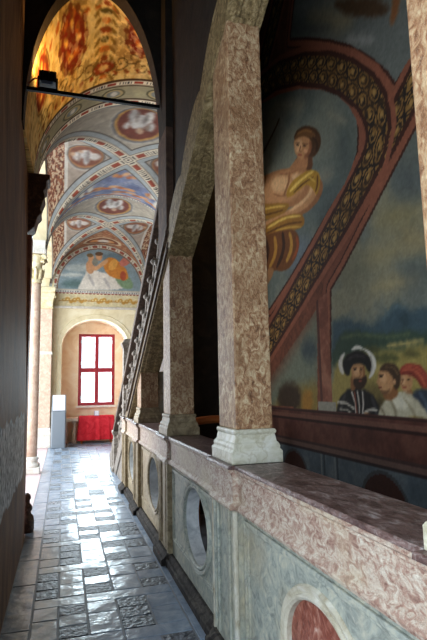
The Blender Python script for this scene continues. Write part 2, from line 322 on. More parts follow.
LAND = [[[120,128,118],0.2,0,[4.17,3.919,2.392,3.683,2.582,1.997,4.346,2.134]],[[150,140,96],0.15,1,[2.92,2.899,2.92,2.842,2.97,2.798,3.063,2.773,3.186,2.773,3.318,2.801,3.431,2.852,3.497,2.918,3.499,2.983,3.435,3.032,3.323,3.053,3.19,3.044,3.065,3.009,2.971,2.958]],[[164,152,106],0.12,1,[3.208,2.652,3.22,2.619,3.28,2.595,3.38,2.582,3.505,2.584,3.63,2.603,3.73,2.634,3.778,2.673,3.764,2.709,3.689,2.735,3.573,2.745,3.444,2.738,3.329,2.716,3.245,2.686]],[[86,100,104],0.15,1,[2.876,3.064,2.898,3.014,2.949,2.986,3.02,2.986,3.099,3.016,3.171,3.072,3.218,3.142,3.231,3.213,3.205,3.267,3.147,3.294,3.07,3.287,2.992,3.252,2.926,3.195,2.886,3.128]],[[158,140,92],0.15,1,[2.893,2.619,2.911,2.586,2.954,2.567,3.015,2.566,3.083,2.584,3.144,2.619,3.186,2.663,3.198,2.709,3.177,2.744,3.129,2.763,3.064,2.761,2.996,2.739,2.939,2.703,2.903,2.661]],[[90,100,92],0.15,1,[3.626,2.569,3.659,2.508,3.739,2.47,3.853,2.461,3.983,2.487,4.104,2.544,4.187,2.623,4.213,2.706,4.173,2.774,4.077,2.811,3.951,2.811,3.821,2.776,3.713,2.716,3.645,2.643]],[[140,132,96],0.12,1,[3.79,2.901,3.785,2.866,3.82,2.835,3.889,2.816,3.982,2.811,4.08,2.823,4.164,2.85,4.216,2.887,4.223,2.926,4.182,2.958,4.104,2.977,4.007,2.978,3.911,2.964,3.834,2.936]],[[176,160,112],0.1,1,[3.035,2.38,3.055,2.361,3.122,2.347,3.229,2.34,3.357,2.343,3.482,2.356,3.577,2.376,3.618,2.4,3.592,2.422,3.507,2.437,3.386,2.441,3.256,2.435,3.142,2.421,3.065,2.401]],[[84,98,96],0.12,1,[2.761,2.382,2.782,2.362,2.837,2.355,2.917,2.362,3.009,2.382,3.094,2.413,3.154,2.448,3.174,2.48,3.149,2.501,3.084,2.507,2.996,2.496,2.905,2.473,2.827,2.442,2.777,2.41]],[[60,82,92],0.05,0,[4.322,1.985,4.3,2.208,4.062,2.214,3.822,2.145,3.619,2.085,3.474,2.15,3.337,2.218,3.273,2.232,3.205,2.189,3.129,2.146,2.965,2.15,2.739,2.155,2.784,1.752,4.336,1.84]],[[84,106,112],0.03,1,[3.463,2.115,3.328,2.184,3.268,2.195,3.186,2.138,3.164,2.153,3.258,2.217,3.35,2.205,3.49,2.135]],[[48,68,76],0.04,1,[3.22,2.16,3.134,2.101,3.187,2.032,3.302,2.078]],[[50,70,58],0.04,1,[4.329,1.917,4.128,2.091,3.892,2.082,3.711,2.036,3.476,2.002,3.284,2.013,3.059,1.972,2.763,1.939,2.793,1.671,4.348,1.724]],[[84,100,72],0.03,1,[4.129,2.02,3.834,2.027,3.494,1.959,3.169,1.958,3.172,1.981,3.491,1.983,3.831,2.053,4.137,2.049]],[[156,140,76],0.05,1,[4.342,1.782,4.013,1.858,3.61,1.899,3.301,1.858,2.994,1.885,2.773,1.852,2.844,1.218,4.412,1.072]],[[78,82,46],0.04,1,[3.307,1.797,3.328,1.781,3.384,1.771,3.467,1.767,3.562,1.772,3.65,1.785,3.712,1.803,3.733,1.823,3.708,1.84,3.643,1.85,3.553,1.852,3.459,1.845,3.378,1.832,3.325,1.815]],[[70,74,44],0.03,1,[3.543,1.877,3.557,1.864,3.592,1.855,3.643,1.852,3.701,1.856,3.753,1.866,3.789,1.88,3.801,1.896,3.786,1.91,3.747,1.919,3.694,1.922,3.636,1.917,3.587,1.906,3.554,1.892]],[[92,88,50],0.03,1,[3.066,1.811,3.077,1.799,3.105,1.791,3.145,1.788,3.19,1.79,3.231,1.799,3.259,1.811,3.268,1.825,3.256,1.838,3.226,1.846,3.184,1.849,3.139,1.845,3.1,1.837,3.074,1.825]],[[190,170,104],0.03,1,[3.446,1.892,3.247,1.891,3.022,1.901,3.025,1.919,3.25,1.91,3.448,1.911]],[[178,158,92],0.04,1,[3.505,1.728,3.515,1.718,3.542,1.71,3.581,1.707,3.624,1.708,3.663,1.715,3.69,1.724,3.698,1.736,3.687,1.746,3.659,1.754,3.619,1.757,3.576,1.755,3.538,1.748,3.513,1.739]],[[110,96,54],0.06,1,[3.465,1.488,3.489,1.432,3.545,1.386,3.623,1.358,3.711,1.354,3.79,1.377,3.844,1.422,3.859,1.482,3.832,1.542,3.768,1.589,3.684,1.614,3.597,1.613,3.523,1.587,3.477,1.542]],[[64,56,36],0.05,1,[3.501,1.392,3.515,1.357,3.547,1.328,3.592,1.31,3.641,1.307,3.684,1.321,3.713,1.348,3.721,1.384,3.705,1.42,3.671,1.45,3.624,1.467,3.575,1.468,3.534,1.453,3.508,1.426]],[[26,25,26],0.02,1,[4.324,1.211,4.264,1.438,4.13,1.542,3.943,1.586,3.733,1.542,3.615,1.453,3.569,1.246,3.919,1.204]],[[52,52,56],0.02,1,[3.729,1.496,3.67,1.383,3.669,1.27,3.627,1.275,3.629,1.39,3.688,1.505]],[[56,54,56],0.015,1,[4.136,1.518,4.219,1.404,4.232,1.272,4.186,1.275,4.174,1.402,4.095,1.511]],[[198,192,178],0.012,0,[4.268,1.428,4.115,1.423,3.991,1.375,3.968,1.391,4.099,1.442,4.261,1.448]],[[188,182,168],0.012,0,[4.237,1.366,4.102,1.363,4.01,1.323,3.992,1.335,4.09,1.377,4.232,1.381]],[[206,198,186],0.008,0,[4.022,1.54,3.969,1.426,3.966,1.304,3.945,1.306,3.948,1.429,4.002,1.544]],[[206,198,186],0.008,0,[3.924,1.541,3.905,1.42,3.917,1.307,3.899,1.308,3.888,1.421,3.907,1.543]],[[206,198,186],0.008,0,[3.848,1.542,3.844,1.431,3.87,1.327,3.85,1.327,3.824,1.431,3.828,1.543]],[[130,64,48],0.008,0,[3.974,1.532,3.947,1.322,3.928,1.325,3.954,1.534]],[[196,190,176],0.01,1,[3.834,1.344,3.718,1.382,3.643,1.368,3.63,1.389,3.721,1.403,3.85,1.363]],[[190,138,92],0.01,1,[3.891,1.326,3.811,1.364,3.724,1.35,3.701,1.302,3.791,1.263,3.88,1.275]],[[135,88,52],0.006,0,[3.82,1.336,3.78,1.288,3.768,1.292,3.807,1.34]],[[200,150,104],0.01,1,[4.188,1.311,4.065,1.344,4.004,1.303,4.107,1.261]],[[135,88,52],0.012,1,[4.015,1.677,3.95,1.675,3.93,1.551,4.029,1.533]],[[190,138,92],0.012,1,[4.006,1.767,3.922,1.789,3.798,1.775,3.775,1.705,3.813,1.628,3.91,1.595,3.986,1.64]],[[216,168,120],0.02,1,[3.866,1.716,3.872,1.701,3.886,1.69,3.906,1.683,3.927,1.684,3.946,1.691,3.958,1.704,3.961,1.72,3.955,1.735,3.94,1.747,3.92,1.753,3.899,1.752,3.881,1.744,3.869,1.732]],[[135,88,52],0.012,1,[3.815,1.757,3.807,1.689,3.842,1.64,3.814,1.634,3.777,1.687,3.785,1.758]],[[52,34,24],0.012,1,[3.968,1.649,3.904,1.656,3.811,1.654,3.762,1.687,3.755,1.619,3.821,1.559,3.914,1.551,3.974,1.595]],[[150,70,54],0.006,1,[3.828,1.633,3.832,1.63,3.84,1.628,3.853,1.626,3.867,1.627,3.879,1.628,3.887,1.631,3.89,1.634,3.887,1.637,3.878,1.639,3.865,1.64,3.851,1.64,3.839,1.638,3.831,1.636]],[[130,82,52],0.008,0,[3.873,1.724,3.847,1.681,3.874,1.677,3.867,1.668,3.83,1.68,3.857,1.727]],[[22,21,22],0.015,1,[4.157,1.792,4.081,1.862,3.943,1.898,3.802,1.888,3.702,1.838,3.666,1.768,3.704,1.685,3.759,1.721,3.769,1.764,3.922,1.789,4.008,1.749,4.031,1.677,4.114,1.698]],[[50,48,50],0.015,1,[4.042,1.815,3.913,1.851,3.766,1.825,3.758,1.841,3.916,1.869,4.058,1.832]],[[214,210,198],0.015,1,[4.109,1.897,4.205,1.837,4.218,1.753,4.148,1.695,4.116,1.702,4.14,1.758,4.138,1.824,4.081,1.885]],[[220,216,204],0.012,1,[3.793,1.897,3.709,1.853,3.672,1.782,3.688,1.716,3.734,1.656,3.71,1.648,3.629,1.702,3.601,1.785,3.662,1.871,3.777,1.911]],[[226,222,210],0.012,1,[3.967,1.901,3.874,1.915,3.792,1.896,3.778,1.911,3.876,1.951,3.982,1.918]],[[160,156,146],0.01,1,[3.696,1.836,3.675,1.768,3.696,1.703,3.679,1.701,3.658,1.768,3.679,1.838]],[[44,28,20],0.006,1,[3.912,1.727,3.915,1.724,3.922,1.721,3.932,1.72,3.942,1.72,3.952,1.722,3.958,1.725,3.96,1.729,3.958,1.732,3.951,1.735,3.941,1.736,3.93,1.735,3.921,1.733,3.914,1.73]],[[44,28,20],0.006,1,[3.811,1.723,3.814,1.72,3.821,1.717,3.83,1.716,3.84,1.717,3.849,1.718,3.855,1.721,3.857,1.725,3.855,1.728,3.848,1.731,3.839,1.732,3.828,1.731,3.819,1.73,3.813,1.727]],[[60,38,26],0.006,0,[3.967,1.743,3.903,1.741,3.902,1.748,3.966,1.75]],[[60,38,26],0.006,0,[3.856,1.739,3.803,1.734,3.801,1.741,3.855,1.746]],[[40,50,64],0.02,1,[3.247,1.476,3.172,1.544,3.04,1.565,2.847,1.524,2.875,1.268,3.16,1.246]],[[70,84,100],0.02,1,[3.121,1.531,3.066,1.461,3.035,1.364,3.005,1.372,3.036,1.47,3.092,1.542]],[[135,88,52],0.012,1,[3.284,1.566,3.192,1.566,3.176,1.507,3.268,1.498]],[[190,138,92],0.012,1,[3.32,1.674,3.248,1.687,3.17,1.662,3.166,1.595,3.217,1.543,3.287,1.536,3.318,1.581,3.338,1.62]],[[216,166,118],0.012,1,[3.247,1.626,3.252,1.611,3.261,1.6,3.274,1.593,3.288,1.593,3.3,1.6,3.307,1.612,3.309,1.627,3.304,1.642,3.294,1.654,3.281,1.66,3.267,1.66,3.256,1.653,3.249,1.641]],[[52,34,24],0.006,1,[3.271,1.634,3.273,1.631,3.278,1.629,3.285,1.628,3.293,1.628,3.3,1.629,3.305,1.632,3.307,1.635,3.304,1.638,3.299,1.64,3.292,1.641,3.284,1.641,3.277,1.64,3.272,1.637]],[[52,34,24],0.006,1,[3.202,1.629,3.204,1.626,3.209,1.624,3.216,1.623,3.224,1.623,3.23,1.624,3.235,1.627,3.236,1.63,3.234,1.633,3.229,1.635,3.222,1.636,3.214,1.636,3.208,1.634,3.203,1.632]],[[150,74,56],0.006,1,[3.246,1.573,3.249,1.571,3.256,1.569,3.266,1.568,3.278,1.568,3.288,1.569,3.295,1.571,3.298,1.574,3.295,1.576,3.287,1.578,3.277,1.579,3.265,1.579,3.255,1.578,3.248,1.576]],[[130,82,52],0.006,0,[3.282,1.636,3.311,1.597,3.285,1.585,3.279,1.592,3.299,1.597,3.271,1.633]],[[146,58,44],0.012,1,[3.334,1.659,3.316,1.712,3.229,1.754,3.116,1.748,3.025,1.701,2.992,1.621,3.021,1.551,3.091,1.58,3.139,1.639,3.226,1.671]],[[192,94,68],0.012,1,[3.28,1.696,3.179,1.708,3.081,1.648,3.047,1.577,3.029,1.582,3.065,1.656,3.172,1.72,3.283,1.71]],[[96,36,30],0.01,1,[3.295,1.668,3.193,1.68,3.114,1.62,3.077,1.57,3.064,1.575,3.102,1.627,3.187,1.69,3.298,1.678]],[[182,84,60],0.01,1,[3.243,1.727,3.133,1.722,3.045,1.662,3.034,1.669,3.126,1.731,3.242,1.737]],[[190,182,154],0.02,1,[3.639,1.354,3.547,1.454,3.411,1.52,3.263,1.543,3.144,1.492,3.038,1.395,2.972,1.261,3.416,1.241,3.649,1.256]],[[224,218,194],0.03,1,[3.234,1.434,3.255,1.417,3.288,1.407,3.329,1.405,3.369,1.413,3.399,1.429,3.414,1.45,3.41,1.471,3.388,1.488,3.352,1.498,3.311,1.498,3.273,1.49,3.244,1.474,3.23,1.454]],[[140,130,104],0.015,1,[3.468,1.468,3.403,1.379,3.427,1.272,3.398,1.272,3.374,1.383,3.44,1.477]],[[150,140,112],0.015,1,[3.302,1.485,3.218,1.413,3.161,1.329,3.14,1.337,3.198,1.422,3.283,1.495]],[[128,118,92],0.015,1,[3.592,1.401,3.546,1.341,3.565,1.279,3.539,1.278,3.519,1.345,3.567,1.409]],[[214,206,180],0.012,1,[3.514,1.451,3.433,1.498,3.31,1.522,3.314,1.534,3.442,1.509,3.528,1.459]],[[186,152,66],0.015,1,[3.461,1.284,3.284,1.348,3.084,1.351,2.927,1.318,2.934,1.25,3.467,1.23]],[[220,190,104],0.012,1,[3.384,1.283,3.217,1.323,3.047,1.318,3.044,1.331,3.217,1.336,3.388,1.296]],[[84,70,40],0.01,1,[3.458,1.273,3.307,1.335,3.085,1.346,3.084,1.355,3.31,1.343,3.465,1.28]],[[135,88,52],0.012,1,[3.522,1.567,3.365,1.597,3.339,1.505,3.494,1.456,3.555,1.502]],[[190,138,92],0.012,1,[3.589,1.698,3.532,1.729,3.44,1.725,3.382,1.676,3.39,1.598,3.448,1.527,3.54,1.519,3.59,1.559,3.6,1.6,3.633,1.613,3.601,1.649]],[[214,164,116],0.015,1,[3.482,1.647,3.488,1.629,3.502,1.616,3.521,1.608,3.541,1.608,3.558,1.616,3.57,1.631,3.572,1.649,3.566,1.666,3.552,1.68,3.533,1.687,3.513,1.687,3.495,1.678,3.484,1.664]],[[196,146,98],0.012,1,[3.456,1.575,3.462,1.561,3.478,1.55,3.499,1.544,3.523,1.544,3.544,1.55,3.557,1.561,3.561,1.575,3.554,1.589,3.538,1.6,3.516,1.606,3.493,1.606,3.473,1.6,3.459,1.588]],[[62,44,30],0.014,1,[3.574,1.714,3.515,1.761,3.409,1.771,3.327,1.728,3.298,1.658,3.332,1.566,3.383,1.543,3.403,1.598,3.408,1.661,3.468,1.702,3.534,1.705]],[[104,78,50],0.012,1,[3.492,1.729,3.394,1.726,3.342,1.663,3.325,1.669,3.383,1.736,3.49,1.742]],[[200,148,104],0.008,1,[3.369,1.613,3.371,1.604,3.378,1.597,3.386,1.593,3.395,1.593,3.403,1.597,3.407,1.605,3.408,1.613,3.405,1.622,3.399,1.629,3.391,1.633,3.382,1.633,3.374,1.629,3.37,1.622]],[[46,30,20],0.006,1,[3.537,1.656,3.539,1.653,3.545,1.65,3.554,1.649,3.564,1.649,3.572,1.651,3.578,1.654,3.58,1.657,3.577,1.66,3.571,1.662,3.562,1.664,3.553,1.663,3.544,1.662,3.538,1.659]],[[60,40,26],0.006,0,[3.585,1.67,3.524,1.671,3.524,1.679,3.585,1.677]],[[120,58,44],0.006,1,[3.554,1.571,3.556,1.568,3.563,1.566,3.573,1.565,3.584,1.565,3.594,1.566,3.6,1.568,3.603,1.571,3.6,1.574,3.593,1.576,3.583,1.578,3.572,1.578,3.562,1.576,3.556,1.574]],[[110,76,50],0.014,1,[3.591,1.551,3.511,1.543,3.444,1.567,3.461,1.527,3.541,1.511]]]
LLAND = [[[112,118,100],0.2,0,[6.173,1.421,4.474,2.456,4.596,1.203,6.2,1.098]],[[130,112,60],0.1,1,[6.195,1.162,5.449,1.528,5.05,1.605,4.552,1.651,4.596,1.203]],[[58,44,30],0.08,1,[5.014,1.464,5.05,1.389,5.138,1.325,5.264,1.286,5.407,1.28,5.538,1.31,5.629,1.372,5.657,1.455,5.614,1.538,5.512,1.604,5.374,1.638,5.232,1.636,5.112,1.601,5.036,1.539]],[[150,108,46],0.05,1,[4.743,1.427,4.761,1.374,4.802,1.329,4.858,1.303,4.92,1.3,4.974,1.322,5.009,1.366,5.018,1.421,4.999,1.478,4.955,1.523,4.896,1.548,4.835,1.548,4.783,1.524,4.751,1.481]],[[70,80,80],0.1,1,[4.606,1.958,4.628,1.906,4.68,1.866,4.752,1.846,4.832,1.85,4.904,1.879,4.952,1.927,4.966,1.985,4.941,2.04,4.885,2.081,4.808,2.098,4.729,2.09,4.661,2.059,4.618,2.012]]]
UPPER = [[[108,112,104],0.2,0,[5.388,7.438,2.551,4.715,2.701,3.36,5.528,5.814]],[[150,138,104],0.15,1,[3.666,4.951,3.704,4.937,3.807,4.978,3.961,5.073,4.142,5.209,4.316,5.361,4.441,5.497,4.484,5.582,4.432,5.594,4.299,5.531,4.122,5.413,3.942,5.27,3.792,5.131,3.696,5.019]],[[84,88,82],0.15,1,[4.048,5.158,4.088,5.159,4.196,5.216,4.36,5.324,4.553,5.467,4.739,5.619,4.874,5.746,4.922,5.815,4.869,5.809,4.729,5.729,4.541,5.6,4.348,5.452,4.187,5.315,4.083,5.212]],[[80,60,40],0.04,1,[4.022,5.425,3.378,4.96,3.104,4.643,3.213,4.621,3.775,5.077]],[[135,88,52],0.03,1,[3.072,4.764,3.101,4.61,3.149,4.523,3.092,4.467,3.021,4.536,2.969,4.67]],[[150,150,140],0.06,1,[3.364,4.53,3.385,4.525,3.44,4.548,3.521,4.597,3.614,4.663,3.7,4.734,3.761,4.795,3.781,4.833,3.757,4.837,3.693,4.808,3.605,4.753,3.512,4.685,3.433,4.617,3.381,4.563]]]
LUN = [[[128,150,158],0.1,0,[-0.419,3.971,-0.481,6.59,2.584,6.826,2.579,4.049]],[[170,182,180],0.06,1,[0.902,5.32,0.855,5.262,0.722,5.212,0.531,5.178,0.321,5.168,0.132,5.183,0.002,5.22,-0.046,5.271,-0.0,5.328,0.128,5.378,0.317,5.412,0.528,5.423,0.72,5.409,0.853,5.372]],[[196,204,198],0.05,1,[0.546,5.082,0.511,5.053,0.413,5.027,0.271,5.008,0.115,5.001,-0.025,5.007,-0.122,5.024,-0.157,5.049,-0.123,5.077,-0.027,5.103,0.113,5.122,0.269,5.13,0.411,5.124,0.51,5.107]],[[96,120,132],0.08,1,[2.199,5.711,2.142,5.623,1.985,5.547,1.759,5.497,1.511,5.484,1.288,5.509,1.135,5.567,1.08,5.647,1.133,5.733,1.286,5.809,1.508,5.86,1.757,5.875,1.984,5.851,2.142,5.792]],[[84,112,112],0.08,1,[0.728,4.808,0.688,4.752,0.573,4.704,0.408,4.674,0.225,4.667,0.061,4.684,-0.052,4.722,-0.093,4.774,-0.054,4.829,0.057,4.877,0.221,4.908,0.404,4.916,0.57,4.899,0.686,4.861]],[[232,226,212],0.03,1,[0.375,4.669,0.546,5.05,0.721,5.373,0.964,5.196,1.329,5.15,1.7,4.912,1.825,4.662,0.376,4.607]],[[186,182,176],0.03,1,[0.625,5.096,0.809,4.728,0.889,4.773,0.704,5.142]],[[190,186,180],0.03,1,[1.109,4.989,1.294,4.681,1.372,4.733,1.186,5.041]],[[118,148,110],0.03,1,[1.39,5.153,1.823,5.238,2.137,4.738,1.701,4.658]],[[208,126,44],0.03,1,[1.081,5.52,1.324,5.725,1.634,5.55,1.885,5.241,1.886,4.952,1.514,5.0,1.207,5.144]],[[232,164,70],0.02,1,[1.526,5.383,1.476,5.315,1.414,5.272,1.354,5.263,1.306,5.289,1.281,5.345,1.283,5.42,1.312,5.5,1.362,5.569,1.423,5.612,1.484,5.622,1.532,5.596,1.557,5.54,1.555,5.464]],[[168,70,40],0.02,1,[1.823,5.109,1.814,5.04,1.789,4.983,1.751,4.95,1.71,4.948,1.673,4.978,1.647,5.032,1.637,5.101,1.646,5.171,1.671,5.228,1.708,5.26,1.75,5.262,1.787,5.233,1.814,5.179]],[[196,110,92],0.02,1,[1.572,5.514,1.82,5.786,2.009,5.765,1.978,5.536,1.697,5.36]],[[214,160,110],0.02,1,[1.227,5.643,0.986,5.439,0.808,5.304,0.876,5.202,1.058,5.339,1.301,5.544]],[[206,150,104],0.02,1,[0.599,5.493,0.777,5.63,0.901,5.383,0.784,5.093,0.604,5.179]],[[206,150,104],0.02,1,[1.092,5.68,1.082,5.624,1.054,5.578,1.013,5.551,0.967,5.548,0.925,5.571,0.896,5.613,0.886,5.668,0.895,5.724,0.923,5.77,0.964,5.797,1.01,5.8,1.052,5.777,1.081,5.735]],[[90,62,40],0.015,1,[1.109,5.777,1.097,5.748,1.064,5.724,1.015,5.709,0.961,5.706,0.912,5.715,0.879,5.735,0.866,5.762,0.878,5.791,0.911,5.815,0.96,5.83,1.014,5.833,1.063,5.824,1.097,5.804]],[[206,150,104],0.02,1,[0.838,5.633,0.829,5.583,0.805,5.542,0.769,5.518,0.729,5.516,0.692,5.536,0.667,5.574,0.657,5.623,0.666,5.673,0.69,5.714,0.726,5.738,0.766,5.741,0.802,5.721,0.828,5.682]],[[110,84,50],0.015,1,[0.819,5.712,0.809,5.683,0.781,5.66,0.74,5.645,0.694,5.643,0.653,5.652,0.625,5.673,0.614,5.7,0.624,5.728,0.652,5.752,0.693,5.766,0.738,5.769,0.779,5.759,0.808,5.739]],[[130,130,116],0.02,1,[0.96,5.513,0.952,5.457,0.927,5.412,0.891,5.386,0.851,5.383,0.814,5.406,0.789,5.449,0.779,5.503,0.787,5.559,0.812,5.604,0.848,5.631,0.888,5.633,0.925,5.61,0.95,5.568]]]
R_BOY = [[7.941,2.547],[7.729,5.633],[6.493,5.539],[5.84,5.381],[5.267,5.18],[4.741,4.923],[4.264,4.619],[3.972,4.377],[3.781,4.153],[3.683,3.971],[3.682,3.826],[3.713,3.679],[3.806,3.569],[3.936,3.468],[4.227,3.338],[4.672,3.109],[5.192,2.851],[5.806,2.583]]
BANDC = [[7.477,5.248],[6.707,5.624],[5.966,5.632],[5.305,5.445],[4.672,5.123],[4.166,4.778],[3.785,4.447],[3.523,4.146],[3.4,3.907],[3.38,3.698],[3.469,3.527],[3.663,3.393],[3.963,3.204],[4.427,2.944],[4.952,2.651],[5.678,2.25],[6.802,1.622]]
BAND2 = [[4.952,2.651],[4.259,3.02],[3.702,3.316],[3.313,3.549],[3.104,3.697],[2.912,3.832],[2.736,3.956]]
BAND3 = [[6.21,5.474],[5.801,5.852],[5.431,6.17],[5.155,6.443],[4.835,6.773]]
R_UP = [[4.908,5.675],[4.533,6.618],[2.551,4.715],[2.615,4.141],[2.956,4.066],[3.123,3.989],[3.209,4.149],[3.433,4.437],[3.721,4.748],[4.059,5.045],[4.502,5.391]]
R_LAND = [[4.269,2.519],[4.016,2.679],[3.426,3.12],[2.988,3.446],[2.668,3.657],[2.286,3.888],[2.586,1.242],[3.062,1.268],[4.386,1.34]]
R_LLAND = [[6.164,1.525],[5.817,1.724],[4.565,2.388],[4.665,1.348],[6.177,1.369]]
SKY, E_NEAR, E_ARC, E_WIN, E_FLOOD, EXPO = 2.4, 105, 480, 420, 32, 0.0
# ------------------------------------------------------------------ materials of the place
M_BRECCIA = stone('red mottled breccia', [(.32,(98,62,38)),(.44,(146,104,70)),(.54,(180,146,108)),(.66,(208,188,150))], 26, 9, .5, .35, 1.2, stretch=(1,1,.7), veins=(20,(204,188,156),.05,.45), blot=(3.0,(132,98,66),.46,.64,.6))
M_FRIEZE = stone('rosy marble', [(.30,(120,88,76)),(.43,(160,130,114)),(.54,(188,172,154)),(.70,(208,202,186))], 24, 9, .5, .45, 1.2, stretch=(1,.8,1.2), veins=(16,(122,84,74),.05,.45), blot=(2.4,(196,182,150),.5,.66,.5))
M_COPING = stone('dark worn red marble', [(.30,(58,42,40)),(.46,(92,70,66)),(.58,(124,102,96)),(.72,(186,176,172))], 14, 9, .36, .4, 1.4, stretch=(1,.5,1), veins=(9,(160,150,146),.035,.45))
M_TAN = stone('tan marble', [(.30,(112,98,74)),(.48,(146,130,100)),(.62,(170,154,122)),(.75,(190,178,150))], 9, 9, .5, .3, 1.6, veins=(7,(96,82,62),.05,.4))
M_PANEL = stone('grey green marble', [(.30,(114,120,114)),(.48,(154,160,150)),(.62,(180,180,162)),(.75,(200,194,170))], 9, 9, .55, .3, 2.0, blot=(2.2,(150,136,106),.5,.72,.6), veins=(6,(186,182,166),.05,.4))
M_TRIMSTONE = stone('pale weathered marble', [(.30,(150,138,114)),(.5,(188,182,162)),(.7,(208,206,194))], 8, 8, .5, .3, 1.2)
M_BASE = stone('white green marble', [(.30,(170,166,142)),(.5,(206,204,184)),(.7,(222,222,212))], 7, 8, .4, .2, 1.6, veins=(5,(160,150,112),.05,.4))
M_LIT_REVEAL = stone('pale skylit reveal', [(.3,(170,176,180)),(.5,(206,210,210)),(.7,(228,230,230))], 8, 6, .25, .15)  # paler than the panels: skylight on the reveals, put into the colour
M_DISC = stone('red marble disc', [(.30,(96,46,36)),(.5,(138,78,62)),(.62,(168,116,98)),(.75,(206,180,164))], 11, 9, .3, .2, 1.6)
M_PLINTH = stone('dark plinth stone', [(.3,(34,31,30)),(.5,(52,48,45)),(.7,(92,86,78))], 9, 8, .8, .35, spec=.15)
M_BEAM = stone('brown stair stone', [(.30,(88,74,48)),(.46,(130,112,74)),(.58,(164,144,102)),(.72,(190,174,132))], 13, 9, .6, .5, 1.6, veins=(10,(70,54,36),.05,.5))
M_CARVED = stone('carved stair stone', [(.30,(92,80,68)),(.5,(136,126,114)),(.7,(178,172,162))], 14, 8, .55, .4)
M_LEFT = stone('dark brown plaster', [(.3,(84,58,38)),(.5,(118,84,56)),(.7,(150,114,82))], 3, 9, .7, .5, .8, stretch=(1,1,.4), bscale=20)
def flake(m, z0, z1, y0, y1):
    """an irregular patch where the plaster has flaked off down to the pale coat"""
    nt = m.node_tree; L = nt.links; b = nt.nodes['Principled BSDF']; src = b.inputs['Base Color'].links[0].from_socket
    geo = nd(nt, 'ShaderNodeNewGeometry'); sx = nd(nt, 'ShaderNodeSeparateXYZ'); L.new(geo.outputs['Position'], sx.inputs[0])
    n = nd(nt, 'ShaderNodeTexNoise'); n.inputs['Scale'].default_value = 3.5; n.inputs['Detail'].default_value = 8; L.new(geo.outputs['Position'], n.inputs['Vector'])
    def mr(sock, a, c, d0, d1):
        r = nd(nt, 'ShaderNodeMapRange', interpolation_type='SMOOTHSTEP'); r.inputs['From Min'].default_value = a; r.inputs['From Max'].default_value = c
        r.inputs['To Min'].default_value = d0; r.inputs['To Max'].default_value = d1; L.new(sock, r.inputs['Value']); return r.outputs['Result']
    def mul(a, c):
        q = nd(nt, 'ShaderNodeMath', operation='MULTIPLY'); L.new(a, q.inputs[0]); L.new(c, q.inputs[1]); return q.outputs[0]
    zm = mul(mr(sx.outputs['Z'], z0, z0+.25, 0, 1), mr(sx.outputs['Z'], z1-.3, z1, 1, 0)); ym = mr(sx.outputs['Y'], y0, y1, 1, 0)
    ad = nd(nt, 'ShaderNodeMath', operation='ADD'); L.new(mul(zm, ym), ad.inputs[0]); L.new(n.outputs['Fac'], ad.inputs[1])
    k = mr(ad.outputs[0], .86, 1.0, 0, 1)
    n2 = nd(nt, 'ShaderNodeTexNoise'); n2.inputs['Scale'].default_value = 22; n2.inputs['Detail'].default_value = 6; L.new(geo.outputs['Position'], n2.inputs['Vector'])
    c2 = ramp(nt, n2.outputs['Fac'], [(.35,(92,98,104)),(.5,(184,192,200)),(.65,(232,236,240))])
    mc = nd(nt, 'ShaderNodeMix', data_type='RGBA'); L.new(k, mc.inputs['Factor']); L.new(src, mc.inputs['A']); L.new(c2, mc.inputs['B']); L.new(mc.outputs['Result'], b.inputs['Base Color'])
flake(M_LEFT, .62, 1.5, 5.6, 5.9)
M_JAMB = stone('red brown jamb stone', [(.3,(112,70,58)),(.5,(140,94,80)),(.7,(166,120,104))], 7, 7, .6, .2)
M_RAIL = stone('dark brown rail stone', [(.3,(52,40,30)),(.5,(78,60,46)),(.7,(112,90,72))], 14, 8, .6, .4)
M_DARK = stone('blackish plaster', [(.3,(26,21,15)),(.5,(38,31,22)),(.7,(54,44,32))], 4, 7, .8, .3)  # near-black brown for the arch walls, rear wall and roof
M_CREAM = stone('cream plaster', [(.3,(214,200,158)),(.5,(228,216,178)),(.7,(238,230,200))], 2.2, 6, .8, .1)
M_NICHE = stone('rosy ochre plaster', [(.3,(226,190,152)),(.5,(236,210,178)),(.7,(244,228,204))], 2.0, 7, .8, .1)
M_REAR = stone('brown plaster', [(.3,(60,42,32)),(.5,(82,60,46)),(.7,(104,80,62))], 6, 7, .75, .15)
M_ROSE = stone('rose limestone', [(.3,(196,160,136)),(.5,(214,186,162)),(.7,(228,208,188))], 9, 7, .5, .15)
M_WHITEST = stone('white limestone', [(.3,(206,200,186)),(.5,(224,220,208)),(.7,(236,234,226))], 6, 6, .55, .15)
M_GILT = stone('ochre capital stone', [(.3,(196,178,128)),(.5,(220,208,166)),(.7,(232,226,198))], 9, 6, .6, .2)
M_IRON = plain('black iron', (18,17,17), .5, .6)
M_BLACK = plain('black housing', (14,14,15), .45)
M_LABEL = plain('pale blue sticker', (120,145,175), .6)
M_GLASSLENS = plain('lamp lens', (230,220,200), .15)
M_CABLE = plain('orange brown cable', (150,70,30), .5)
M_RED = plain('dark red paint', (150,28,40), .4)
M_CLOTH = stone('red cloth', [(.3,(190,32,42)),(.5,(208,44,54)),(.7,(220,62,70))], 5, 4, .85, .1, spec=.15)
M_GREY = plain('blue grey lacquer', (128,138,146), .35)
M_PAPER = plain('white printed panel', (226,230,238), .35)
M_STEEL = plain('hinge metal', (190,190,190), .3, .9)
M_WOOD = stone('orange brown wood', [(.3,(126,62,22)),(.5,(160,84,34)),(.7,(186,108,48))], 12, 6, .5, .2, stretch=(.3,1,3))
M_FRAG = stone('dark carved wood', [(.3,(40,26,20)),(.5,(64,42,32)),(.7,(110,84,66))], 16, 7, .5, .4)
M_SMOOTH = stone('smooth grey paving', [(.3,(108,126,146)),(.5,(136,152,170)),(.7,(166,178,190))], 5, 8, .24, .55, 1, bscale=7, spec=.75)
